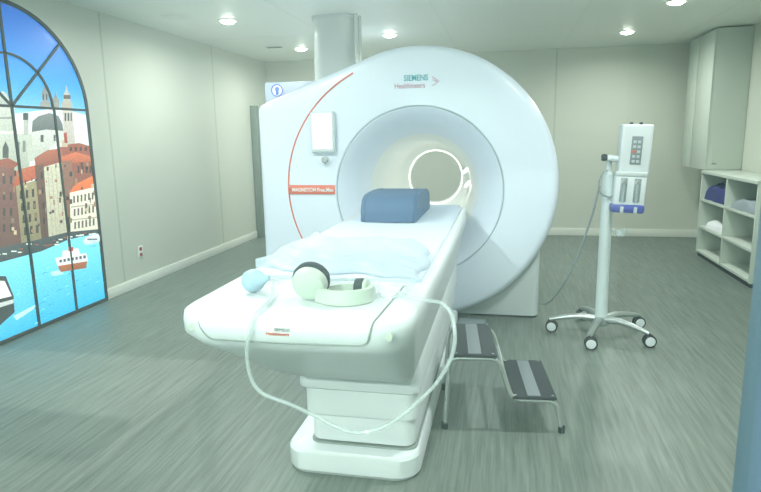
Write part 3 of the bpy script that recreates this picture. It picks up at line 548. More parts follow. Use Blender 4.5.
((201, 183, 154),(201, 183, 154),[(3.829, 0.862), (3.854, 0.859), (3.849, 0.833), (3.825, 0.837)]),
((93, 70, 62),(93, 70, 62),[(4.668, 1.315), (4.698, 1.314), (4.691, 1.267), (4.66, 1.268)]),
((93, 70, 62),(93, 70, 62),[(4.738, 0.993), (4.752, 0.991), (4.745, 0.946), (4.731, 0.947)]),
((93, 70, 62),(93, 70, 62),[(4.231, 0.93), (4.254, 0.927), (4.251, 0.908), (4.228, 0.911)]),
((138, 122, 104),(138, 122, 104),[(4.288, 1.018), (4.304, 1.017), (4.301, 0.998), (4.285, 0.999)]),
((168, 135, 108),(168, 135, 108),[(4.789, 0.951), (4.819, 0.948), (4.812, 0.902), (4.782, 0.906)]),
((168, 135, 108),(168, 135, 108),[(4.143, 1.118), (4.173, 1.115), (4.168, 1.081), (4.138, 1.084)]),
((201, 183, 154),(201, 183, 154),[(4.774, 1.113), (4.814, 1.11), (4.809, 1.077), (4.769, 1.08)]),
((138, 122, 104),(138, 122, 104),[(4.534, 1.234), (4.565, 1.232), (4.558, 1.192), (4.527, 1.194)]),
((168, 135, 108),(168, 135, 108),[(4.257, 1.055), (4.288, 1.052), (4.284, 1.03), (4.253, 1.034)]),
((138, 122, 104),(138, 122, 104),[(3.837, 0.928), (3.864, 0.925), (3.858, 0.892), (3.831, 0.896)]),
((201, 183, 154),(201, 183, 154),[(4.665, 1.251), (4.681, 1.25), (4.676, 1.215), (4.659, 1.216)]),
((138, 122, 104),(138, 122, 104),[(4.691, 0.833), (4.729, 0.827), (4.725, 0.799), (4.686, 0.804)]),
((138, 122, 104),(138, 122, 104),[(4.464, 1.092), (4.49, 1.09), (4.486, 1.064), (4.46, 1.066)]),
((168, 135, 108),(168, 135, 108),[(4.005, 1.292), (4.03, 1.291), (4.027, 1.269), (4.001, 1.271)]),
((168, 135, 108),(168, 135, 108),[(4.333, 1.188), (4.362, 1.185), (4.358, 1.164), (4.33, 1.166)]),
((138, 122, 104),(138, 122, 104),[(4.795, 1.051), (4.815, 1.049), (4.808, 1.01), (4.789, 1.012)]),
((93, 70, 62),(93, 70, 62),[(4.669, 0.951), (4.695, 0.948), (4.688, 0.905), (4.663, 0.908)]),
((93, 70, 62),(93, 70, 62),[(4.639, 1.099), (4.663, 1.097), (4.659, 1.071), (4.635, 1.073)]),
((93, 70, 62),(93, 70, 62),[(3.963, 0.939), (3.992, 0.935), (3.985, 0.893), (3.956, 0.897)]),
((61, 49, 44),(61, 49, 44),[(4.014, 1.208), (4.026, 1.207), (4.021, 1.173), (4.008, 1.174)]),
((61, 49, 44),(61, 49, 44),[(4.464, 1.301), (4.48, 1.301), (4.477, 1.282), (4.461, 1.283)]),
((93, 70, 62),(93, 70, 62),[(3.968, 1.257), (3.98, 1.256), (3.976, 1.233), (3.964, 1.234)]),
((168, 135, 108),(168, 135, 108),[(4.741, 1.311), (4.769, 1.31), (4.763, 1.268), (4.734, 1.27)]),
((168, 135, 108),(168, 135, 108),[(3.793, 1.133), (3.809, 1.132), (3.807, 1.115), (3.791, 1.116)]),
((168, 135, 108),(168, 135, 108),[(4.368, 0.91), (4.389, 0.908), (4.383, 0.872), (4.362, 0.875)]),
((168, 135, 108),(168, 135, 108),[(3.895, 1.164), (3.907, 1.163), (3.9, 1.121), (3.889, 1.122)]),
((61, 49, 44),(61, 49, 44),[(4.729, 1.276), (4.76, 1.274), (4.755, 1.243), (4.724, 1.245)]),
((61, 49, 44),(61, 49, 44),[(4.174, 0.96), (4.187, 0.959), (4.179, 0.912), (4.166, 0.914)]),
((138, 122, 104),(138, 122, 104),[(4.073, 1.014), (4.085, 1.013), (4.08, 0.981), (4.068, 0.983)]),
((138, 122, 104),(138, 122, 104),[(4.073, 0.935), (4.099, 0.931), (4.093, 0.895), (4.067, 0.898)]),
((61, 49, 44),(61, 49, 44),[(4.515, 1.24), (4.549, 1.238), (4.543, 1.199), (4.509, 1.201)]),
((201, 183, 154),(201, 183, 154),[(3.845, 0.835), (3.872, 0.831), (3.867, 0.796), (3.84, 0.801)]),
((61, 49, 44),(61, 49, 44),[(4.402, 1.088), (4.429, 1.086), (4.424, 1.054), (4.397, 1.056)]),
((93, 70, 62),(93, 70, 62),[(4.081, 1.216), (4.093, 1.215), (4.09, 1.194), (4.077, 1.195)]),
((168, 135, 108),(168, 135, 108),[(4.287, 1.004), (4.306, 1.002), (4.302, 0.977), (4.283, 0.979)]),
((93, 70, 62),(93, 70, 62),[(4.09, 0.852), (4.11, 0.849), (4.107, 0.825), (4.086, 0.828)]),
((61, 49, 44),(61, 49, 44),[(4.444, 1.035), (4.478, 1.032), (4.473, 0.999), (4.439, 1.003)]),
((233, 238, 240),(184, 200, 204),[(4.591, 0.619), (4.635, 0.648), (4.799, 0.648), (4.833, 0.595), (4.786, 0.566), (4.611, 0.579)]),
((93, 118, 128),(93, 118, 128),[(4.646, 0.632), (4.779, 0.61), (4.776, 0.596), (4.644, 0.619)]),
((185, 116, 63),(154, 90, 50),[(4.248, 0.474), (4.614, 0.431), (4.591, 0.371), (4.273, 0.407)]),
((240, 242, 240),(213, 220, 220),[(4.235, 0.537), (4.613, 0.505), (4.627, 0.428), (4.247, 0.465)]),
((228, 230, 228),(228, 230, 228),[(4.324, 0.58), (4.519, 0.569), (4.535, 0.511), (4.316, 0.529)]),
((192, 80, 60),(192, 80, 60),[(4.399, 0.6), (4.459, 0.589), (4.453, 0.554), (4.394, 0.566)]),
((84, 100, 108),(84, 100, 108),[(4.278, 0.515), (4.307, 0.509), (4.302, 0.484), (4.274, 0.49)]),
((84, 100, 108),(84, 100, 108),[(4.325, 0.511), (4.354, 0.505), (4.35, 0.48), (4.321, 0.486)]),
((84, 100, 108),(84, 100, 108),[(4.372, 0.508), (4.402, 0.502), (4.398, 0.476), (4.368, 0.482)]),
((84, 100, 108),(84, 100, 108),[(4.421, 0.504), (4.451, 0.498), (4.446, 0.472), (4.416, 0.478)]),
((84, 100, 108),(84, 100, 108),[(4.47, 0.5), (4.5, 0.494), (4.496, 0.468), (4.466, 0.474)]),
((84, 100, 108),(84, 100, 108),[(4.52, 0.496), (4.551, 0.49), (4.547, 0.463), (4.516, 0.47)]),
((84, 100, 108),(84, 100, 108),[(4.571, 0.492), (4.603, 0.486), (4.599, 0.459), (4.567, 0.466)]),
((191, 230, 240),(191, 230, 240),[(4.162, 0.433), (4.253, 0.429), (4.316, 0.38), (4.178, 0.395)]),
((47, 59, 66),(39, 50, 58),[(3.616, 0.528), (3.713, 0.505), (3.761, 0.335), (3.75, 0.21), (3.551, 0.131)]),
((230, 232, 230),(230, 232, 230),[(3.611, 0.498), (3.698, 0.47), (3.743, 0.34), (3.587, 0.352)]),
((201, 204, 204),(201, 204, 204),[(3.583, 0.322), (3.757, 0.312), (3.752, 0.282), (3.577, 0.286)]),
((191, 233, 242),(191, 233, 242),[(3.736, 0.183), (3.93, 0.206), (3.962, 0.206), (3.936, 0.18), (3.759, 0.143)]),
]

def mural():
    t = thing('mural_light_box', 'tall arched glowing wall panel showing a canal city with blue water behind dark muntins', 'wall panel', (XL+.03, 3.98, 0))
    A, B, ZS, YC = .86, .78, 1.77, 3.98
    def arch(a, b, z0, n=28):
        return [(YC-a, z0)]+[(YC-a*math.cos(PI*k/n), ZS+b*math.sin(PI*k/n)) for k in range(n+1)]+[(YC+a, z0)]
    bm = bmesh.new()
    out = arch(A, B, 0.004)
    F = [bm.verts.new((XL+.012, y, z)) for y, z in out]; K = [bm.verts.new((XL+.002, y, z)) for y, z in out]
    n = len(F)
    for k in range(n): bm.faces.new((F[k], F[(k+1) % n], K[(k+1) % n], K[k]))
    bm.faces.new(F); bm.faces.new(K)
    obj('light_box_body', bm, M_frame, t, smooth=0)
    # the print: one mesh, thin layers, colours printed per vertex
    bm = bmesh.new(); cl = bm.loops.layers.float_color.new('print')
    def add(col, col2, pts, x):
        vs = [bm.verts.new((x, y, z)) for y, z in pts]
        try: f = bm.faces.new(vs)
        except ValueError: return
        zs = [p[1] for p in pts]; a, b = min(zs), max(zs)
        for l in f.loops:
            k = (l.vert.co.z-a)/(b-a+1e-6); l[cl] = tuple((u*k+v*(1-k))**1.25 for u, v in zip(lin(col), lin(col2)))+(1,)
    sky = arch(A-.01, B-.01, .01)
    # sky in horizontal bands so the colour fades
    bands = [(1.05, (196, 224, 236)), (1.70, (176, 216, 238)), (1.80, (120, 190, 232)), (1.95, (70, 168, 226)), (2.15, (36, 142, 214)), (2.35, (22, 120, 200)), (2.54, (18, 104, 186))]
    for (z0, c0), (z1, c1) in zip(bands, bands[1:]):
        def w(z): return (A-.01) if z <= ZS else (A-.01)*math.sqrt(max(0, 1-((z-ZS)/(B-.01))**2))
        m = 4
        for i in range(m):
            za, zb = z0+(z1-z0)*i/m, z0+(z1-z0)*(i+1)/m
            ca = tuple(p+(q-p)*i/m for p, q in zip(c0, c1)); cb = tuple(p+(q-p)*(i+1)/m for p, q in zip(c0, c1))
            add(cb, ca, [(YC-w(za), za), (YC+w(za), za), (YC+w(zb), zb), (YC-w(zb), zb)], XL+.013)
    for i, (c1, c2, pts) in enumerate(MURAL):
        add(c1, c2, pts, XL+.0132+i*.00004)
    m = bpy.data.materials.new('backlit_print'); m.use_nodes = True
    nt = m.node_tree; b = nt.nodes['Principled BSDF']
    at = nt.nodes.new('ShaderNodeVertexColor'); at.layer_name = 'print'
    tc = nt.nodes.new('ShaderNodeTexCoord')
    ns = nt.nodes.new('ShaderNodeTexNoise'); ns.inputs['Scale'].default_value = 80; ns.inputs['Detail'].default_value = 8
    nt.links.new(tc.outputs['Object'], ns.inputs['Vector'])
    rp = nt.nodes.new('ShaderNodeValToRGB'); rp.color_ramp.elements[0].position = .3; rp.color_ramp.elements[0].color = (.40, .42, .45, 1)
    rp.color_ramp.elements[1].position = .65; rp.color_ramp.elements[1].color = (1, 1, 1, 1)
    nt.links.new(ns.outputs['Fac'], rp.inputs['Fac'])
    mx = nt.nodes.new('ShaderNodeMix'); mx.data_type = 'RGBA'; mx.blend_type = 'MULTIPLY'; mx.inputs['Factor'].default_value = .55
    nt.links.new(at.outputs['Color'], mx.inputs['A']); nt.links.new(rp.outputs['Color'], mx.inputs['B'])
    nt.links.new(mx.outputs['Result'], b.inputs['Emission Color']); b.inputs['Emission Strength'].default_value = MURAL_E
    b.inputs['Base Color'].default_value = (.05, .05, .05, 1); b.inputs['Roughness'].default_value = .25
    obj('backlit_print', bm, m, t, smooth=0)
    # frame and muntins
    bm = bmesh.new()
    def strip(pts, w, x0=XL+.008, x1=XL+.026):
        P = [Vector(p) for p in pts]; R = []
        for i, p in enumerate(P):
            d = (P[min(i+1, len(P)-1)]-P[max(i-1, 0)]).normalized(); nn = Vector((-d.y, d.x))*w/2
            R.append([bm.verts.new((x, q.x, q.y)) for x, q in ((x0, p+nn), (x1, p+nn), (x1, p-nn), (x0, p-nn))])
        for a, b in zip(R, R[1:]):
            for k in range(4): bm.faces.new((a[k], a[(k+1) % 4], b[(k+1) % 4], b[k]))
        bm.faces.new(R[0]); bm.faces.new(R[-1])
    strip(arch(A-.012, B-.012, .012), .03)
    strip([(YC-A, .016), (YC+A, .016)], .03)
    obj('frame', bm, M_frame, t, smooth=0)
    bm = bmesh.new()
    strip([(YC-A+.01, ZS), (YC+A-.01, ZS)], .02); strip([(YC, .02), (YC, ZS+B-.02)], .021)
    strip([(YC-.44, .02), (YC-.44, ZS)], .019); strip([(YC+.44, .02), (YC+.44, ZS)], .019)
    strip([(YC-.43*math.cos(PI*k/20), ZS+.39*math.sin(PI*k/20)) for k in range(21)], .018)
    for s in (-1, 1): strip([(YC, ZS), (YC+s*(A-.02)*math.cos(PI/4), ZS+(B-.02)*math.sin(PI/4))], .018)
    obj('muntins', bm, M_frame, t, smooth=0)
mural()

# ------------------------------------------------------------------ wall outlet
t = thing('wall_outlet', 'small white wall outlet with two red sockets low on the left wall', 'outlet', (XL, 5.445, .355))
obj('cover_plate', bx(XL+.001, XL+.010, 5.40, 5.49, .29, .42, bev=.003), M_base, t)
for z in (.325, .385): obj('socket', bx(XL+.008, XL+.014, 5.425, 5.465, z-.018, z+.018, bev=.003), M_redsock, t)

# ------------------------------------------------------------------ scanner
def hull(pts):
    pts = sorted(set(pts))
    def half(ps):
        h = []
        for p in ps:
            while len(h) > 1 and (h[-1][0]-h[-2][0])*(p[1]-h[-2][1])-(h[-1][1]-h[-2][1])*(p[0]-h[-2][0]) <= 0: h.pop()
            h.append(p)
        return h
    a = half(pts); b = half(pts[::-1]); return a[:-1]+b[:-1]
def circ(cx, cz, r, n=64): return [(cx+r*math.cos(2*PI*k/n), cz+r*math.sin(2*PI*k/n)) for k in range(n)]
def radius_fn(h):
    def R(th):
        dx, dz = math.cos(th), math.sin(th); best = 9
        for (x0, z0), (x1, z1) in zip(h, h[1:]+h[:1]):
            x0 -= CX; x1 -= CX; z0 -= CZ; z1 -= CZ
            ex, ez = x1-x0, z1-z0; den = dx*ez-dz*ex
            if abs(den) < 1e-12: continue
            t = (x0*ez-z0*ex)/den; s = (x0*dz-z0*dx)/den
            if t > 0 and -1e-6 <= s <= 1+1e-6: best = min(best, t)
        return best
    return R
def shell_hull(rad, inset=0.):
    return hull(circ(CX, CZ+.01, rad-inset, 160)+circ(-1.965+inset, 1.725, .05)+circ(-1.965+inset, .09, .05))
GY = 4.70
def scanner():
    t = thing('mri_scanner', 'large white ring-shaped scanner with a wide round bore and an orange-red arc on its front', 'scanner', (CX, 5.5, 0))
    RF = radius_fn(shell_hull(1.088))
    NT = 192
    bm = bmesh.new()
    def ring(fr, dz=0., dx=0.):   # fr(theta) -> (r, y)
        vs = []
        for k in range(NT):
            th = 2*PI*(k+.5)/NT; r, y = fr(th)
            vs.append(bm.verts.new((CX+dx+r*math.cos(th), y, CZ+dz+r*math.sin(th))))
        return vs
    rings = []
    for r, y in ((.455, 5.04), (.475, 4.97), (.51, 4.885), (.555, 4.81), (.60, 4.755), (.64, 4.72), (.662, 4.705), (.667, 4.712), (.674, 4.712), (.679, 4.702)):
        rings.append(ring(lambda th, r=r, y=y: (r, y), -.035))
    rings.append(ring(lambda th: (.80, 4.70)))
    for f, dy in ((.45, .0), (.8, .004)):
        rings.append(ring(lambda th: (.80+(RF(th)-.06-.80)*f, GY+dy)))
    for a in (0, 15, 30, 45, 60, 75, 90):
        s, c = math.sin(math.radians(a)), math.cos(math.radians(a))
        rings.append(ring(lambda th: (RF(th)-.06+.06*s, GY+.008+.09*(1-c))))
    rings.append(ring(lambda th: (RF(th), 5.2)))
    rings.append(ring(lambda th: (RF(th)-.02, 5.22)))
    for a, b in zip(rings, rings[1:]):
        for k in range(NT): bm.faces.new((a[k], a[(k+1) % NT], b[(k+1) % NT], b[k]))
    obj('front_cover', bm, M_shell, t, smooth=50)
    # magnet body behind the front cover
    bm = bmesh.new(); RB = radius_fn(shell_hull(1.05, .0))
    rings = [ring(lambda th: (RB(th)-.03, 5.20)), ring(lambda th: (RB(th)-.03, 6.22)), ring(lambda th: (RB(th)-.09, 6.32)),
             ring(lambda th: (.40, 6.34), -.03), ring(lambda th: (.262, 6.31), -.025, -.035)]
    for a, b in zip(rings, rings[1:]):
        for k in range(NT): bm.faces.new((a[k], a[(k+1) % NT], b[(k+1) % NT], b[k]))
    obj('magnet_cover', bm, M_shell, t, smooth=50)
    # bore tunnel
    bm = bmesh.new()
    rings = [ring(lambda th, r=r, y=y: (r, y), -.035+.01*i/8, -.035*i/8) for i, (r, y) in enumerate(((.456, 5.035), (.43, 5.12), (.405, 5.25), (.385, 5.45), (.375, 5.8), (.365, 6.0), (.345, 6.12), (.30, 6.22), (.26, 6.30), (.263, 6.315)))]
    for a, b in zip(rings, rings[1:]):
        for k in range(NT): bm.faces.new((a[k], a[(k+1) % NT], b[(k+1) % NT], b[k]))
    obj('bore_tunnel', bm, M_bore, t, smooth=50)
    bm = bmesh.new(); tube(bm, [(CX-.033+.283*math.cos(a), 6.262, CZ-.026+.283*math.sin(a)) for a in [2*PI*k/72 for k in range(72)]], .008, 8, closed=True)
    obj('added_glow_ring', bm, mat('added_bore_glow', 'ffffff', .4, emit='fff6e6', estr=2.2), t)  # glowing ring added to draw the bright crescents at the far rim
    m = mat('added_strip_glow', 'ffffff', .4, emit='fff6e6', estr=9)
    for dx, dz in ((.335, -.05), (.32, .08)):  # glowing strips added on the right to brighten the bore's left wall
        bm = bmesh.new(); tube(bm, [(CX+dx, 5.40, CZ+dz), (CX+dx, 5.92, CZ+dz)], .012, 10); obj('added_glow_strip', bm, m, t)
    # thin joint around the funnel and the accent arc
    bm = bmesh.new(); tube(bm, [(CX+.6705*math.cos(a), 4.7115, CZ-.035+.6705*math.sin(a)) for a in [2*PI*k/96 for k in range(96)]], .004, 6, closed=True)
    obj('funnel_joint', bm, mat('grey_green_joint', '9fb2b4', .6, noise=.03), t)
    bm = bmesh.new()
    tube(bm, [(CX+1.085*math.cos(a), GY+.001+(.0 if a > 2.2 else .0), CZ+1.02*math.sin(a)) for a in [math.radians(118+k*1.5) for k in range(72)]], .0065, 8)
    obj('accent_arc', bm, M_red, t)
    # base plinth
    bm = bmesh.new()
    loft(bm, [(rrect(-1.55, .30, 4.86, 6.30, .06), .02), (rrect(-1.55, .30, 4.86, 6.30, .06), .60)])
    obj('plinth', bm, M_grey, t)
    bm = bmesh.new(); loft(bm, [(rrect(-1.54, .29, 4.87, 6.29, .06), .0), (rrect(-1.54, .29, 4.87, 6.29, .06), .021)])
    obj('plinth_foot', bm, M_dark, t)
    # display on the left of the bore, tilted back a touch
    bm = bmesh.new(); box(bm, -1.535, -1.335, GY-.045, GY-.0, 1.375, 1.70, bev=.015, seg=3)
    d = obj('display', bm, M_white, t)
    obj('screen', bx(-1.515, -1.355, GY-.049, GY-.044, 1.405, 1.68, bev=.002), M_screen, d)
    bm = bmesh.new(); lathe(bm, [(0, .045), (.02, .045), (.028, .038), (.03, .02), (.03, 0), (0, 0)], 24, Matrix.Translation((-1.425, GY+.003, 1.315)) @ Matrix.Rotation(PI/2, 4, 'X'))
    obj('control_knob', bm, M_chrome, t)
    # name plate
    p = obj('name_plate', bx(-1.755, -1.355, GY-.008, GY+.002, 1.035, 1.11, bev=.002), M_red, t)
    text('lettering', 'MAGNETOM Free.Max', .043, (-1.725, GY-.009, 1.057), FACE_FRONT, M_whitetext, p, sx=.86, bold=.0008)
    text('maker_lettering', 'SIEMENS', .062, (-.775, GY-.003, 1.915), FACE_FRONT, M_teal, t, sx=.82, bold=.0012)
    text('maker_lettering', 'Healthineers', .056, (-.85, GY-.003, 1.86), FACE_FRONT, M_mauve, t, sx=.84, bold=.0006)
    bm = bmesh.new(); rnd = random.Random(2)
    for i in range(5):
        for j in range(i, 5-0):
            pass
    for i, (dx, dz) in enumerate(((0, .035), (.015, .028), (.03, .018), (.045, .006), (.033, -.006), (.018, -.016), (.003, -.024), (.018, .008), (.03, .006), (.004, .015))):
        lathe(bm, [(0, .004), (.0055, .003), (.0055, 0)], 10, Matrix.Translation((-.55+dx, GY+.001, 1.90+dz)) @ Matrix.Rotation(PI/2, 4, 'X'))
    obj('logo_dots', bm, M_mauve, t)
    return t
scanner()

# rear equipment cabinet with the sign on it
t = thing('equipment_cabinet', 'blue-grey metal cabinet standing behind the upper left of the scanner, blue round sign on top', 'cabinet', (-2.3, 6.9, 0))
obj('cabinet_body', bx(-2.68, -1.35, 6.55, 7.25, .0, 2.115, bev=.01), mat('blue_grey_metal', '8e9cae', .45, noise=.03), t)
bm = bmesh.new(); R90 = Matrix.Rotation(PI/2, 4, 'X')
SP = Matrix.Translation((-2.53, 6.549, 2.025)) @ R90
lathe(bm, [(0, .004), (.072, .004), (.072, 0)], 40, SP)
s = obj('safety_sign', bm, M_whitetext, t)
bm = bmesh.new()
lathe(bm, [(.056, .006), (.071, .006), (.071, .004), (.056, .004), (.056, .006)], 40, SP)
lathe(bm, [(0, .006), (.026, .006), (.026, .004)], 20, Matrix.Translation((-2.53, 6.549, 2.040)) @ R90)
box(bm, -2.549, -2.511, 6.543, 6.546, 1.975, 2.04)
obj('pictogram', bm, M_sign, s)

# exhaust duct from scanner to ceiling
bm = bmesh.new()
loft(bm, [(rrect(-1.89, -1.47, 5.84, 6.24, .13, 8), 1.75), (rrect(-1.89, -1.47, 5.84, 6.24, .13, 8), ZC-.02)])
tt = thing('ceiling_duct', 'pale grey rounded vertical duct rising from behind the scanner to the ceiling', 'duct', (-1.76, 5.92, 1.75))
obj('duct_shell', bm, mat('duct_grey', 'c3ccca', .35, noise=.02, coat=.3), tt)
bm = bmesh.new(); loft(bm, [(rrect(-1.90, -1.46, 5.83, 6.25, .135, 8), ZC-.03), (rrect(-1.90, -1.46, 5.83, 6.25, .135, 8), ZC-.001)])
obj('ceiling_collar', bm, M_grey, tt)
bm = bmesh.new()
tube(bm, [(-1.44, 5.90, 1.85), (-1.44, 5.90, ZC-.001)], .022, 12)
tube(bm, [(-1.435, 6.02, 1.85), (-1.435, 6.02, ZC-.001)], .022, 12)
obj('side_pipe', bm, M_chrome, tt)

# ------------------------------------------------------------------ patient table
def table():
    t = thing('patient_table', 'long white scanner bed on a stepped pedestal reaching from the foreground into the bore', 'bed', (-.7, 3.2, 0))
    bm = bmesh.new()
    def sec(x0, x1, y0, y1, z, r=.17): return (rrect(x0, x1, y0, y1, r, 8, .03), z)
    loft(bm, [sec(-.90, -.345, 2.20, 4.55, .53, .07), sec(-.98, -.325, 2.09, 4.56, .60, .10), sec(-1.06, -.31, 1.96, 4.58, .70, .14),
              sec(-1.12, -.295, 1.85, 4.60, .77, .16), sec(-1.15, -.285, 1.80, 4.66, .82, .17), sec(-1.15, -.28, 1.795, 4.68, .865, .17),
              sec(-1.148, -.285, 1.80, 4.68, .888, .17), sec(-1.13, -.30, 1.815, 4.68, .90, .16), sec(-1.10, -.33, 1.845, 4.66, .902, .14)])
    obj('table_head', bm, M_white, t, smooth=60)
    bm = bmesh.new()
    loft(bm, [(rrect(-1.075, -.30, 4.6, 4.88, .02, 3), .872), (rrect(-1.075, -.30, 4.6, 4.88, .02, 3), .902)])
    obj('table_bridge', bm, M_white, t)
    bm = bmesh.new()
    prism(bm, [(-1.06, .9015), (-1.055, .914), (-1.04, .918), (-.67, .914), (-.345, .918), (-.33, .914), (-.325, .9015)], 2.36, 4.86)
    obj('bed_sheet', bm, M_sheet, t)
    bm = bmesh.new()
    prism(bm, [(-.98, .885), (-.975, .914), (-.67, .910), (-.365, .914), (-.36, .885)], 4.86, 5.06)
    obj('table_board', bm, M_sheet, t)
    bm = bmesh.new()
    pts = [(-.385, 2.33, .903), (-.395, 2.05, .9035), (-.405, 1.85, .903), (-.410, 1.812, .899), (-.415, 1.793, .87), (-.425, 1.797, .835), (-.45, 1.799, .825), (-.7, 1.799, .82), (-.98, 1.80, .82), (-1.0, 1.80, .835), (-1.02, 1.80, .865), (-1.03, 1.815, .89)]
    tube(bm, fillet(pts, .02, 3), .0035, 6)
    obj('panel_joint', bm, M_seam, t)
    for x, y in ((-1.055, 1.815), (-.355, 1.812)):
        bm = bmesh.new(); lathe(bm, [(0, .008), (.012, .007), (.015, 0)], 20, Matrix.Translation((x, y, .855)) @ R90)
        obj('side_button', bm, M_phone, t)
    text('maker_lettering', 'SIEMENS', .017, (-.745, 1.794, .862), FACE_FRONT, M_seam, t, sx=.9)
    text('maker_lettering', 'Healthineers', .017, (-.775, 1.794, .847), FACE_FRONT, M_red, t, sx=.95)
    # telescopic pedestal
    for name, x0, x1, y0, z0, z1 in (('upper_pedestal_cover', -.885, -.335, 2.36, .395, .56), ('middle_pedestal_cover', -.865, -.35, 2.385, .26, .40), ('lower_pedestal_cover', -.845, -.365, 2.41, .125, .265)):
        bm = bmesh.new()
        loft(bm, [(rrect(x0+.015, x1-.015, y0+.02, 4.40, .05, 5), z0), (rrect(x0, x1, y0, 4.42, .055, 5), z0+.012), (rrect(x0, x1, y0, 4.42, .055, 5), z1-.02), (rrect(x0+.01, x1-.01, y0+.012, 4.41, .05, 5), z1)])
        obj(name, bm, M_white, t)
    bm = bmesh.new(); loft(bm, [(rrect(-.852, -.358, 2.402, 4.40, .055, 5), .118), (rrect(-.852, -.358, 2.402, 4.40, .055, 5), .128)])
    obj('pedestal_joint', bm, M_seam, t)
    bm = bmesh.new()
    loft(bm, [(rrect(-.945, -.355, 2.35, 4.62, .10, 8, .03), .0), (rrect(-.955, -.34, 2.335, 4.62, .11, 8, .03), .02), (rrect(-.955, -.34, 2.335, 4.62, .11, 8, .03), .10), (rrect(-.945, -.35, 2.345, 4.62, .105, 8, .03), .115), (rrect(-.925, -.37, 2.365, 4.60, .09, 8, .03), .12)])
    obj('floor_base', bm, M_white, t)
    obj('foot_box', bx(-.33, -.12, 4.52, 4.66, .0, .04, bev=.01), M_panelgrey, t)
table()

# blue wedge cushion
def cushion():
    sec = [(3.94, .92), (3.95, 1.00), (4.0, 1.075), (4.08, 1.10), (4.35, 1.105), (4.62, 1.09), (4.72, 1.04), (4.74, .92)]
    bm = bmesh.new()
    P = fillet([(0, a, b) for a, b in sec]+[(0, sec[0][0], sec[0][1])], .03, 3)[:-1]
    X = [(-.965, .95), (-.955, .985), (-.94, 1.0), (-.78, 1.01), (-.60, 1.0), (-.585, .985), (-.575, .95)]
    cy, cz = 4.34, 1.0; R = []
    for x, s in X: R.append([bm.verts.new((x, cy+(p.y-cy)*s, max(.92, cz+(p.z-cz)*s))) for p in P])
    for a, b in zip(R, R[1:]):
        for k in range(len(P)): bm.faces.new((a[k], a[(k+1) % len(P)], b[(k+1) % len(P)], b[k]))
    bm.faces.new(R[0]); bm.faces.new(R[-1])
    c = obj('knee_cushion', bm, M_blue, None, smooth=40)
    tag(c, 'slate blue vinyl wedge cushion lying on the bed in front of the bore', 'cushion')
    bm = bmesh.new()
    tube(bm, [(-.935, cy+(p.y-cy)*1.003, max(.922, cz+(p.z-cz)*1.003)) for p in P], .004, 6, closed=True)
    obj('piping', bm, M_blue, c); bm = bmesh.new()
    tube(bm, [(-.595, cy+(p.y-cy)*1.003, max(.922, cz+(p.z-cz)*1.003)) for p in P], .004, 6, closed=True)
    obj('piping', bm, M_blue, c)
cushion()

# crumpled clear film
def film():
    from mathutils import noise
    bm = bmesh.new(); NX, NY = 46, 40
    def h(u, v):
        e = min(u, 1-u, v, 1-v); puff = min(1, e*6)**.6
        return .004+.055*puff*(.35+.65*v)+.016*noise.fractal(Vector((u*4, v*6, 3)), .9, 2.1, 3)*puff+.008*abs(noise.noise(Vector((u*13, v*9, 8))))
    top = []
    for j in range(NY+1):
        v = j/NY; row = []
        for i in range(NX+1):
            u = i/NX
            xa, ya, xb, yb = -1.10+.77*u, 2.46-.10*u, -1.02+.68*u, 2.98-.10*u
            x = xa+(xb-xa)*v+.018*math.sin(v*9+u*3); y = ya+(yb-ya)*v+.02*math.sin(u*11+1)+.015*math.sin(u*23)
            row.append(bm.verts.new((x, y, .9195+h(u, v)+.045*v*v*min(1, min(u, 1-u)*8+.3)+.035*max(0, 1-u*7))))
        top.append(row)
    bot = [[bm.verts.new((v.co.x, v.co.y, .9190)) for v in row] for row in top]
    for j in range(NY):
        for i in range(NX):
            bm.faces.new((top[j][i], top[j][i+1], top[j+1][i+1], top[j+1][i]))
            bm.faces.new((bot[j][i], bot[j+1][i], bot[j+1][i+1], bot[j][i+1]))
    edge = [(0, i) for i in range(NX+1)]+[(j, NX) for j in range(1, NY+1)]+[(NY, i) for i in range(NX-1, -1, -1)]+[(j, 0) for j in range(NY-1, 0, -1)]
    n = len(edge)
    for k in range(n):
        a, b = edge[k], edge[(k+1) % n]
        bm.faces.new((top[a[0]][a[1]], top[b[0]][b[1]], bot[b[0]][b[1]], bot[a[0]][a[1]]))
    tag(obj('plastic_wrapped_pillow', bm, M_film, None, smooth=70), 'crumpled pillow in milky plastic lying across the foot of the bed', 'pillow')
film()

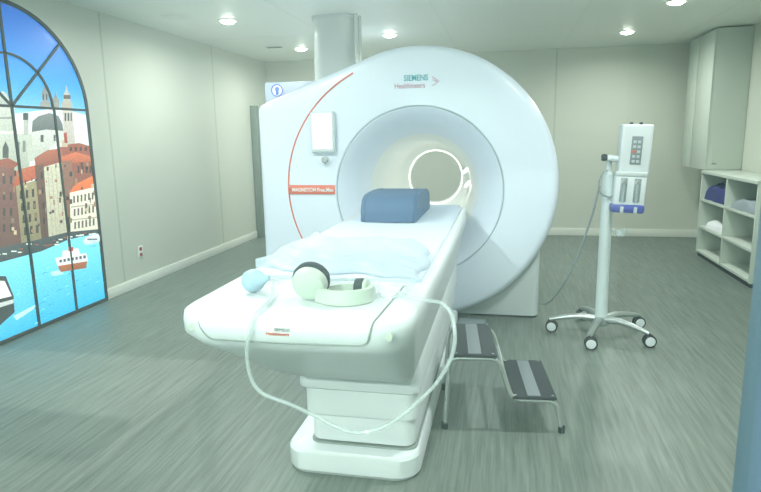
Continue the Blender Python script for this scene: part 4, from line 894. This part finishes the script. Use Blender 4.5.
# headphones
def phones():
    t = thing('headphones', 'pale green scanner headphones with black ear pads lying on the near end of the bed', 'headphones', (-.6, 2.05, .902))
    def cup(c, ax, r, up, k=1.):
        name = 'ear_cup'
        M = Matrix.Translation(c) @ Vector((0, 0, 1)).rotation_difference(Vector(ax).normalized()).to_matrix().to_4x4()
        bm = bmesh.new(); lathe(bm, [(0, .045*k), (r*.6, .043*k), (r*.88, .034*k), (r, .018*k), (r, 0), (0, 0)], 32, M)
        o = obj(name, bm, M_phone, t)
        bm = bmesh.new(); lathe(bm, [(r*.45, 0), (r*1.0, -.002), (r*1.09, -.014), (r*1.03, -.034), (r*.6, -.036), (r*.45, 0)], 32, Matrix.Translation((0, 0, up)) @ M)
        obj('ear_pad', bm, M_pad, o)
    cup((-.695, 2.045, .972), (.04, -.90, -.34), .066, .0)
    cup((-.500, 2.10, .942), (.97, -.15, .05), .034, 0., k=.35)
    def band(name, pts, h0, h1, w, m):
        bm = bmesh.new(); R = []
        for i, p in enumerate(pts):
            d = (pts[min(i+1, len(pts)-1)]-pts[max(i-1, 0)]).normalized(); nn = Vector((-d.y, d.x, 0))*w
            R.append([bm.verts.new(q) for q in (p+nn+Vector((0, 0, h1)), p-nn+Vector((0, 0, h1)), p-nn+Vector((0, 0, h0)), p+nn+Vector((0, 0, h0)))])
        for a, b in zip(R, R[1:]):
            for k in range(4): bm.faces.new((a[k], a[(k+1) % 4], b[(k+1) % 4], b[k]))
        bm.faces.new(R[0]); bm.faces.new(R[-1])
        return obj(name, bm, m, t)
    loop = catmull([(-.665, 2.025, .905), (-.60, 1.985, .905), (-.53, 1.99, .905), (-.475, 2.04, .905), (-.472, 2.10, .905)], 8)
    band('headband', loop, 0., .052, .010, M_phone)
    loop = catmull([(-.64, 2.10, .905), (-.60, 2.135, .905), (-.55, 2.145, .905), (-.50, 2.15, .905)], 8)
    band('rear_headband', loop, 0., .040, .006, M_phone)
phones()

# squeeze bulb and its tubes
bm = bmesh.new()
lathe(bm, [(0, -.047), (.022, -.043), (.040, -.026), (.046, 0), (.041, .022), (.026, .042), (.014, .058), (.010, .075), (0, .076)], 28,
      Matrix.Translation((-.955, 2.12, .950)) @ Matrix.Rotation(math.radians(78), 4, 'Y') @ Matrix.Rotation(math.radians(10), 4, 'X'))
b = obj('squeeze_bulb', bm, M_bulb)
tag(b, 'light blue rubber squeeze bulb on the left of the near bed end', 'squeeze bulb')
bm = bmesh.new()
line = catmull([(-.88, 2.13, .935), (-.86, 2.08, .925), (-.835, 2.0, .914), (-.82, 1.88, .914), (-.818, 1.80, .912), (-.82, 1.775, .88), (-.838, 1.775, .80), (-.83, 1.775, .70), (-.79, 1.775, .645), (-.70, 1.775, .615), (-.61, 1.775, .58),
                (-.53, 1.775, .543), (-.45, 1.775, .53), (-.36, 1.775, .565), (-.27, 1.78, .64), (-.19, 1.79, .73), (-.145, 1.80, .83), (-.15, 1.83, .92), (-.19, 1.90, .95), (-.26, 2.02, .925), (-.33, 2.10, .914), (-.42, 2.20, .914)], 8)
tube(bm, line, .007, 10)
tag(obj('air_tube', bm, M_tube), 'clear air tube hanging in a long loop across the front of the bed', 'tube')
bm = bmesh.new()
tube(bm, catmull([(-.44, 2.30, .913), (-.36, 2.27, .913), (-.345, 2.17, .925), (-.40, 2.08, .913), (-.47, 2.16, .913), (-.50, 2.30, .913), (-.62, 2.34, .913), (-.74, 2.29, .913), (-.84, 2.34, .913), (-.95, 2.28, .913), (-1.03, 2.33, .913)], 10), .0065, 8)
tag(obj('coiled_tube', bm, M_tube), 'clear thin tubing coiled flat on the bed behind the headphones', 'tube')

# ------------------------------------------------------------------ step stool
def stool():
    t = thing('step_stool', 'two-step chrome stool with black rubber treads standing at the right of the bed', 'step stool', (0, 3.15, 0))
    for y in (2.90, 3.38):
        bm = bmesh.new()
        tube(bm, fillet([(-.275, y, .015), (-.25, y, .385), (-.005, y, .385), (.065, y, .168), (.285, y, .168), (.315, y, .015)], .05, 6), .0125, 12)
        obj('side_tube', bm, M_chrome, t)
    for x, z in ((-.262, .20), (.03, .285), (.305, .10)):
        if z == .10: continue
        bm = bmesh.new(); tube(bm, [(x, 2.90, z), (x, 3.38, z)], .009, 10); obj('cross_bar', bm, M_chrome, t)
    for x0, x1, z in ((-.235, -.015, .395), (.065, .285, .178)):
        bm = bmesh.new(); box(bm, x0, x1, 2.885, 3.395, z-.002, z+.014, bev=.004)
        o = obj('tread', bm, M_tread, t)
        xm = (x0+x1)/2
        obj('grip_strip', bx(xm-.033, xm+.033, 2.90, 3.38, z+.013, z+.0165, bev=.001), M_strip, o)
        for sx in (x0+.018, x1-.018):
            for y in (2.905, 3.375):
                bm = bmesh.new(); lathe(bm, [(.006, 0), (.006, .003), (0, .0045)], 10, Matrix.Translation((sx, y, z+.013))); obj('screw', bm, M_chrome, o)
    for x in (-.276, .3165):
        for y in (2.90, 3.38):
            bm = bmesh.new(); lathe(bm, [(0, 0), (.017, 0), (.018, .03), (.013, .035)], 16, Matrix.Translation((x, y, 0))); obj('rubber_foot', bm, M_dark, t)
    t.location = Vector((0, 3.15, 0)); piv = Vector((.02, 2.89, 0)); a = math.radians(5.5)
    t.rotation_euler = (0, 0, a); t.location = piv + Matrix.Rotation(a, 3, 'Z') @ (Vector((0, 3.15, 0))-piv)
stool()

# ------------------------------------------------------------------ injector on its stand
def injector():
    px, py = .735, 4.53
    t = thing('contrast_injector', 'white two-syringe injector head on a pale pole with a five-star castor base', 'medical injector', (px, py, 0))
    bm = bmesh.new(); lathe(bm, [(0, .10), (.044, .10), (.048, .12), (.045, .15), (.041, .9), (.037, 1.20), (.033, 1.205), (.020, 1.22), (.018, 1.335), (0, 1.34)], 24, Matrix.Translation((px, py, 0)) @ Matrix.Shear('XY', 4, (0, 0)))
    obj('pole', bm, mat('pale_blue_grey_pole', 'c2d0d2', .35, noise=.02), t)
    bm = bmesh.new(); lathe(bm, [(0, .075), (.05, .075), (.062, .09), (.06, .125), (.042, .15), (0, .152)], 24, Matrix.Translation((px, py, 0))); hub = obj('base_hub', bm, M_alu, t)
    for k, ang in enumerate((178, 250, 321, 34, 106)):
        a = math.radians(ang); d = Vector((math.cos(a), math.sin(a), 0)); L = .37; s = Vector((-d.y, d.x, 0))
        c = Vector((px, py, 0))
        bm = bmesh.new(); R = []
        for f, z, w, h in ((.03, .120, .030, .026), (.14, .135, .027, .021), (.25, .125, .023, .018), (.34, .108, .021, .015), (.375, .10, .015, .012)):
            q = c+d*f
            R.append([bm.verts.new(q+s*w*cx+Vector((0, 0, z+h*cz))) for cx, cz in ((-1, -.6), (-1, .4), (-.5, 1), (.5, 1), (1, .4), (1, -.6), (.5, -1), (-.5, -1))])
        for u, v in zip(R, R[1:]):
            for i in range(8): bm.faces.new((u[i], u[(i+1) % 8], v[(i+1) % 8], v[i]))
        bm.faces.new(R[0]); bm.faces.new(R[-1])
        leg = obj('base_leg', bm, M_alu, t, smooth=60)
        w0 = c+d*(L-.005); wax = Vector((math.cos(-1.75+k*.12), math.sin(-1.75+k*.12), 0))
        side = Vector((-wax.y, wax.x, 0)); cc = w0+side*.012; cc.z = .045
        Mx = Matrix.Translation(cc) @ Vector((0, 0, 1)).rotation_difference(wax).to_matrix().to_4x4()
        bm = bmesh.new()
        for q in (-1, 1): lathe(bm, [(0, q*.006), (.042, q*.007), (.045, q*.012), (.045, q*.022), (.040, q*.027), (0, q*.027)], 24, Mx)
        box(bm, w0.x-.014, w0.x+.014, w0.y-.014, w0.y+.014, .06, .10, bev=.004)
        cs = obj('castor', bm, M_dark, leg)
        for q in (-1, 1):
            bm = bmesh.new(); lathe(bm, [(0, q*.0295), (.032, q*.0295), (.034, q*.0268)], 20, Mx)
            obj('wheel_disc', bm, M_white, cs)
    # tilted head
    H = Matrix.Translation((.872, 4.46, 1.257)) @ Matrix.Rotation(math.radians(2.6), 4, 'Y') @ Matrix.Scale(.9, 4)
    def hb(name, *a, m=M_white, par=None, **k):
        bm = bmesh.new(); box(bm, *a, M=H, **k); return obj(name, bm, m, par or t)
    body = hb('injector_body', -.10, .125, -.05, .10, -.05, .325, bev=.014, seg=3)
    hb('keypad', -.025, .055, -.055, -.049, .02, .235, m=M_panelgrey, par=body, bev=.002)
    for i in range(5):
        for j in range(2):
            hb('key', -.013+j*.032, .009+j*.032, -.058, -.054, .035+i*.037, .055+i*.037, m=(M_red if (i, j) == (2, 0) else M_grey), par=body, bev=.001)
    for x in (-.035, .035): hb('top_knob', x-.011, x+.011, -.03, .0, .322, .340, m=M_pad, par=body, bev=.003)
    bays = hb('syringe_housing', -.115, .115, -.055, .06, -.30, -.04, bev=.012, seg=3)
    hb('shoulder', -.12, .118, -.062, .05, -.075, -.035, par=bays, m=M_grey, bev=.012, seg=3)
    for x in (-.05, .05):
        o = hb('syringe_channel', x-.025, x+.025, -.058, -.052, -.27, -.085, m=M_panelgrey, par=bays, bev=.002)
        bm = bmesh.new(); lathe(bm, [(0, .02), (.016, .018), (.022, .008), (.022, 0)], 20, H @ Matrix.Translation((x, -.056, -.115)) @ R90)
        obj('plunger_knob', bm, M_chrome, bays)
        bm = bmesh.new(); lathe(bm, [(0, 0), (.013, 0), (.013, .15), (0, .15)], 16, H @ Matrix.Translation((x, -.062, -.275))); obj('syringe', bm, M_tube, bays)
    low = hb('lower_tray', -.125, .118, -.07, .07, -.355, -.29, m=M_purple, bev=.016, seg=2)
    for x in (-.05, .05): hb('tray_notch', x-.012, x+.012, -.073, -.069, -.352, -.305, m=M_grey, par=low)
    # clamp between pole and head
    bm = bmesh.new(); tube(bm, [(.71, 4.49, 1.32), (.80, 4.48, 1.31)], .020, 14); obj('clamp', bm, M_white, t)
    bm = bmesh.new(); lathe(bm, [(0, -.02), (.022, -.018), (.026, 0), (.022, .018), (0, .02)], 16, Matrix.Translation((.695, 4.49, 1.322)) @ Matrix.Rotation(PI/2, 4, 'Y')); obj('clamp_knob', bm, M_pad, t)
    bm = bmesh.new(); tube(bm, catmull([(.72, 4.48, 1.235), (.68, 4.47, 1.20), (.665, 4.47, 1.13), (.68, 4.47, 1.07), (.735, 4.47, 1.045), (.78, 4.47, 1.06)], 8), .006, 8); obj('looped_lead', bm, M_panelgrey, t)
    bm = bmesh.new(); lathe(bm, [(0, .055), (.035, .055), (.04, .10), (.038, .10), (.033, .06), (0, .06)], 20, Matrix.Translation((.84, 4.53, .70))); 
    tube(bm, [(.77, 4.53, .79), (.84, 4.53, .79)], .004, 6); obj('drip_cup', bm, M_tube, t)
    bm = bmesh.new()
    tube(bm, catmull([(.672, 4.48, 1.12), (.66, 4.49, 1.05), (.63, 4.51, .89), (.56, 4.54, .63), (.50, 4.60, .44), (.42, 4.72, .24), (.36, 4.86, .13), (.315, 5.0, .09)], 8), .008, 8)
    tag(obj('power_cable', bm, M_panelgrey), 'grey cable drooping from the injector down to the scanner plinth', 'cable')
injector()

# ------------------------------------------------------------------ right-hand storage
def shelf():
    x0, x1, y0, y1, z1 = 2.32, 2.735, 6.12, 7.78, 1.03
    t = thing('open_shelf_unit', 'low white shelf unit with six open compartments along the right wall', 'shelf unit', (2.5, 6.9, 0))
    th = .028
    obj('worktop', bx(x0-.01, x1, y0, y1, z1-.035, z1, bev=.003), M_cup, t)
    obj('back_panel', bx(x1-.012, x1-.001, y0+th, y1-th, .06, z1-.036), M_cupshade, t, smooth=0)
    ym = (y0+y1)/2
    for y in (y0, y1-th): obj('side_panel', bx(x0, x1, y, y+th, 0.045, z1-.036, bev=.002), M_cup, t)
    obj('divider', bx(x0+.002, x1-.013, ym-th/2, ym+th/2, .075, z1-.036, bev=.002), M_cup, t)
    for a, b in ((y0+th, ym-th/2), (ym+th/2, y1-th)):
        for z in (.05, .345, .67): obj('shelf', bx(x0+.002, x1-.013, a, b, z, z+.028, bev=.002), M_cup, t)
    obj('plinth', bx(x0+.02, x1, y0+.02, y1-.02, 0, .046), M_dark, t, smooth=0)
    from mathutils import noise
    def lump(name, cx, cy, z, sx, sy, sz, m, label, cat, seed, layers=3):
        bm = bmesh.new(); rs = random.Random(seed); nx, ny = 22, 24; zz = z
        def prof(u): return (1-abs(u)**5)**.35
        T, B = [], []
        for j in range(ny+1):
            v = -1+2*j/ny; rt, rb = [], []
            for i in range(nx+1):
                u = -1+2*i/nx
                k = prof(u)*prof(v)
                hgt = sz*k*(.8+.35*noise.noise(Vector((u*1.7+seed, v*1.9, 1)))) + .012*k*noise.noise(Vector((u*6, v*6, seed)))
                wob = .012*noise.noise(Vector((u*2, v*2, seed+5)))
                rt.append(bm.verts.new((cx+u*sx+wob, cy+v*sy+wob, z+.004+max(0, hgt)))); rb.append(bm.verts.new((cx+u*sx+wob, cy+v*sy+wob, z+.001)))
            T.append(rt); B.append(rb)
        for j in range(ny):
            for i in range(nx):
                bm.faces.new((T[j][i], T[j][i+1], T[j+1][i+1], T[j+1][i])); bm.faces.new((B[j][i], B[j+1][i], B[j+1][i+1], B[j][i+1]))
        ed = [(0, i) for i in range(nx+1)]+[(j, nx) for j in range(1, ny+1)]+[(ny, i) for i in range(nx-1, -1, -1)]+[(j, 0) for j in range(ny-1, 0, -1)]
        for k in range(len(ed)):
            a, b = ed[k], ed[(k+1) % len(ed)]
            bm.faces.new((T[a[0]][a[1]], T[b[0]][b[1]], B[b[0]][b[1]], B[a[0]][a[1]]))
        tag(obj(name, bm, m, None, smooth=80), label, cat)
    lump('folded_cloth', 2.47, 7.37, .700, .13, .33, .21, M_navy, 'navy blue folded cloth in the upper left compartment of the shelf unit', 'cloth', 1)
    lump('towel_stack', 2.47, 7.30, .375, .13, .28, .10, M_towel, 'white folded towels in the middle left compartment of the shelf unit', 'towels', 4)
    lump('grey_bundle', 2.47, 6.52, .700, .13, .33, .12, M_gfab, 'grey folded fabric in the upper right compartment of the shelf unit', 'cloth', 7)
shelf()
t = thing('wall_cupboard', 'tall white cupboard hung above the shelf unit up to the ceiling, two narrow doors', 'cupboard', (2.55, 8.2, 1.04))
obj('carcass', bx(2.37, 2.749, 7.79, 8.78, 1.035, ZC-.015, bev=.002), M_cup, t)
for a, b in ((7.79, 8.37), (8.40, 8.78)):
    d = obj('door', bx(2.35, 2.369, a, b, 1.035, ZC-.03, bev=.002), M_cup, t)
obj('door_gap', bx(2.362, 2.3705, 8.37, 8.40, 1.04, ZC-.05), M_dark, t, smooth=0)
obj('side_clip', bx(2.42, 2.47, 7.782, 7.791, 1.10, 1.115, bev=.002), M_panelgrey, t)

# ------------------------------------------------------------------ ceiling fittings
def downlight(x, y, label, group=None, power=LAMP_W):
    t = thing('recessed_downlight', label, 'ceiling light', (x, y, ZC), group)
    T = Matrix.Translation((x, y, 0))
    bm = bmesh.new(); lathe(bm, [(.075, ZC-.001), (.10, ZC-.001), (.10, ZC-.006), (.078, ZC-.010), (.075, ZC-.006), (.075, ZC-.001)], 32, T); obj('trim_ring', bm, M_base, t)
    bm = bmesh.new(); lathe(bm, [(0, ZC-.032), (.03, ZC-.030), (.056, ZC-.022), (.070, ZC-.010), (.074, ZC-.002), (0, ZC-.002)], 32, T); obj('lens', bm, M_lens, t)  # dome bulges to imitate the lamp's bloom in the lens shape
    l = bpy.data.lights.new('downlight_lamp', 'AREA'); l.shape = 'DISK'; l.size = .15; l.energy = power; l.color = LAMP_C; l.spread = math.radians(170)
    o = bpy.data.objects.new('downlight_lamp', l); COL.objects.link(o); o.location = (x, y, ZC-.036); 
    return t
downlight(-2.76, 5.87, 'round ceiling downlight nearest the left wall, in front of the duct')
downlight(-2.70, 7.94, 'round ceiling downlight deepest in the left corner, left of the duct')
downlight(-1.35, 7.20, 'round ceiling downlight just right of the duct, above the scanner')
downlight(1.40, 7.85, 'round ceiling downlight in front of the back wall on the right')
downlight(1.52, 6.21, 'round ceiling downlight at the top right, nearer than the other right one')
for x, y, f in ((-2.9, 4.0, .6), (-2.9, 2.0, .5), (-2.0, 3.1, 2.3), (.75, 3.0, 2.3), (-1.9, 1.2, .25), (.5, 1.2, .25), (1.5, 4.4, .6)):  # unseen downlights added to light the bed and the scanner front
    downlight(x, y, 'round ceiling downlight above the near half of the room, added out of view for its light', 'added near downlights', power=LAMP_W*NEAR_F*f)
bm = bmesh.new(); box(bm, -3.10, -2.86, 7.62, 7.74, ZC-.008, ZC-.001, bev=.002)
v = obj('ceiling_vent', bm, M_ceil); tag(v, 'small rectangular slot vent in the ceiling left of the duct', 'vent')
bm = bmesh.new()
for k in range(4): box(bm, -3.08, -2.88, 7.64+k*.026, 7.648+k*.026, ZC-.0105, ZC-.0075)
obj('slot', bm, M_panelgrey, v)
bm = bmesh.new(); lathe(bm, [(0, ZC-.006), (.13, ZC-.006), (.14, ZC-.001), (0, ZC-.001)], 40, Matrix.Translation((-3.15, 5.55, 0)))
tag(obj('ceiling_disc', bm, M_cseam), 'flat pale disc in the ceiling at the top left', 'ceiling fitting')

# ------------------------------------------------------------------ control room on the camera's side
for y, f in ((-.55, .35), (-1.85, 1.5)):  # unseen lamps added to feed the pane's veil and light the bed's front
    l = bpy.data.lights.new('added_control_lamp', 'AREA'); l.shape = 'RECTANGLE'; l.size = 1.8; l.size_y = .4; l.energy = CTRL_W*f; l.color = (1, .99, .96)
    o = bpy.data.objects.new('added_control_lamp', l); COL.objects.link(o); o.location = (-1.3, y, ZC-.03)
t = thing('control_desk', 'pale laminate desk below the window on the control room side', 'desk', (-1.7, .05, 0))
obj('desk_top', bx(-2.5, -.92, -.37, .50, .72, .75, bev=.004), mat('desk_laminate', '9fa79c', .5, noise=.03), t)
for x in (-2.46, -.98):
    for y in (-.33, .46): obj('leg', bx(x-.025, x+.025, y-.025, y+.025, 0, .72, bev=.004), M_alu, t)
t = thing('keyboard', 'dark keyboard lying on the pale control room desk', 'keyboard', (-1.2, .2, .75))
obj('keyboard_case', bx(-1.42, -.96, .10, .28, .751, .775, bev=.006), M_dark, t)
for i in range(5):
    for j in range(14): obj('key', bx(-1.41+j*.031, -1.384+j*.031, .112+i*.032, .138+i*.032, .774, .781, bev=.002), M_pad, t)

# ------------------------------------------------------------------ camera
cam = bpy.data.cameras.new('camera'); co = bpy.data.objects.new('camera', cam); COL.objects.link(co); S.camera = co
cam.sensor_fit = 'HORIZONTAL'; cam.sensor_width = 36; cam.lens = 594/761*36; cam.clip_start = .01
yaw, pitch, roll = [math.radians(a) for a in (11.8, 10.5, -.98)]
F = Vector((-math.sin(yaw)*math.cos(pitch), math.cos(yaw)*math.cos(pitch), -math.sin(pitch)))
r = F.cross(Vector((0, 0, 1))).normalized(); u = r.cross(F)
r2 = r*math.cos(roll)+u*math.sin(roll); u2 = r2.cross(F)
co.matrix_world = Matrix(((r2.x, u2.x, -F.x, 0), (r2.y, u2.y, -F.y, 0), (r2.z, u2.z, -F.z, 1.5), (0, 0, 0, 1)))
cam.dof.use_dof = True; cam.dof.focus_distance = 4.2; cam.dof.aperture_fstop = 9

w = bpy.data.worlds.new('world'); S.world = w; w.use_nodes = True
w.node_tree.nodes['Background'].inputs[0].default_value = (.6, .68, .66, 1); w.node_tree.nodes['Background'].inputs[1].default_value = .2
S.view_settings.view_transform = 'Standard'; S.view_settings.look = 'None'; S.view_settings.gamma = 1; S.view_settings.use_curve_mapping = False
S.view_settings.exposure = EXPO
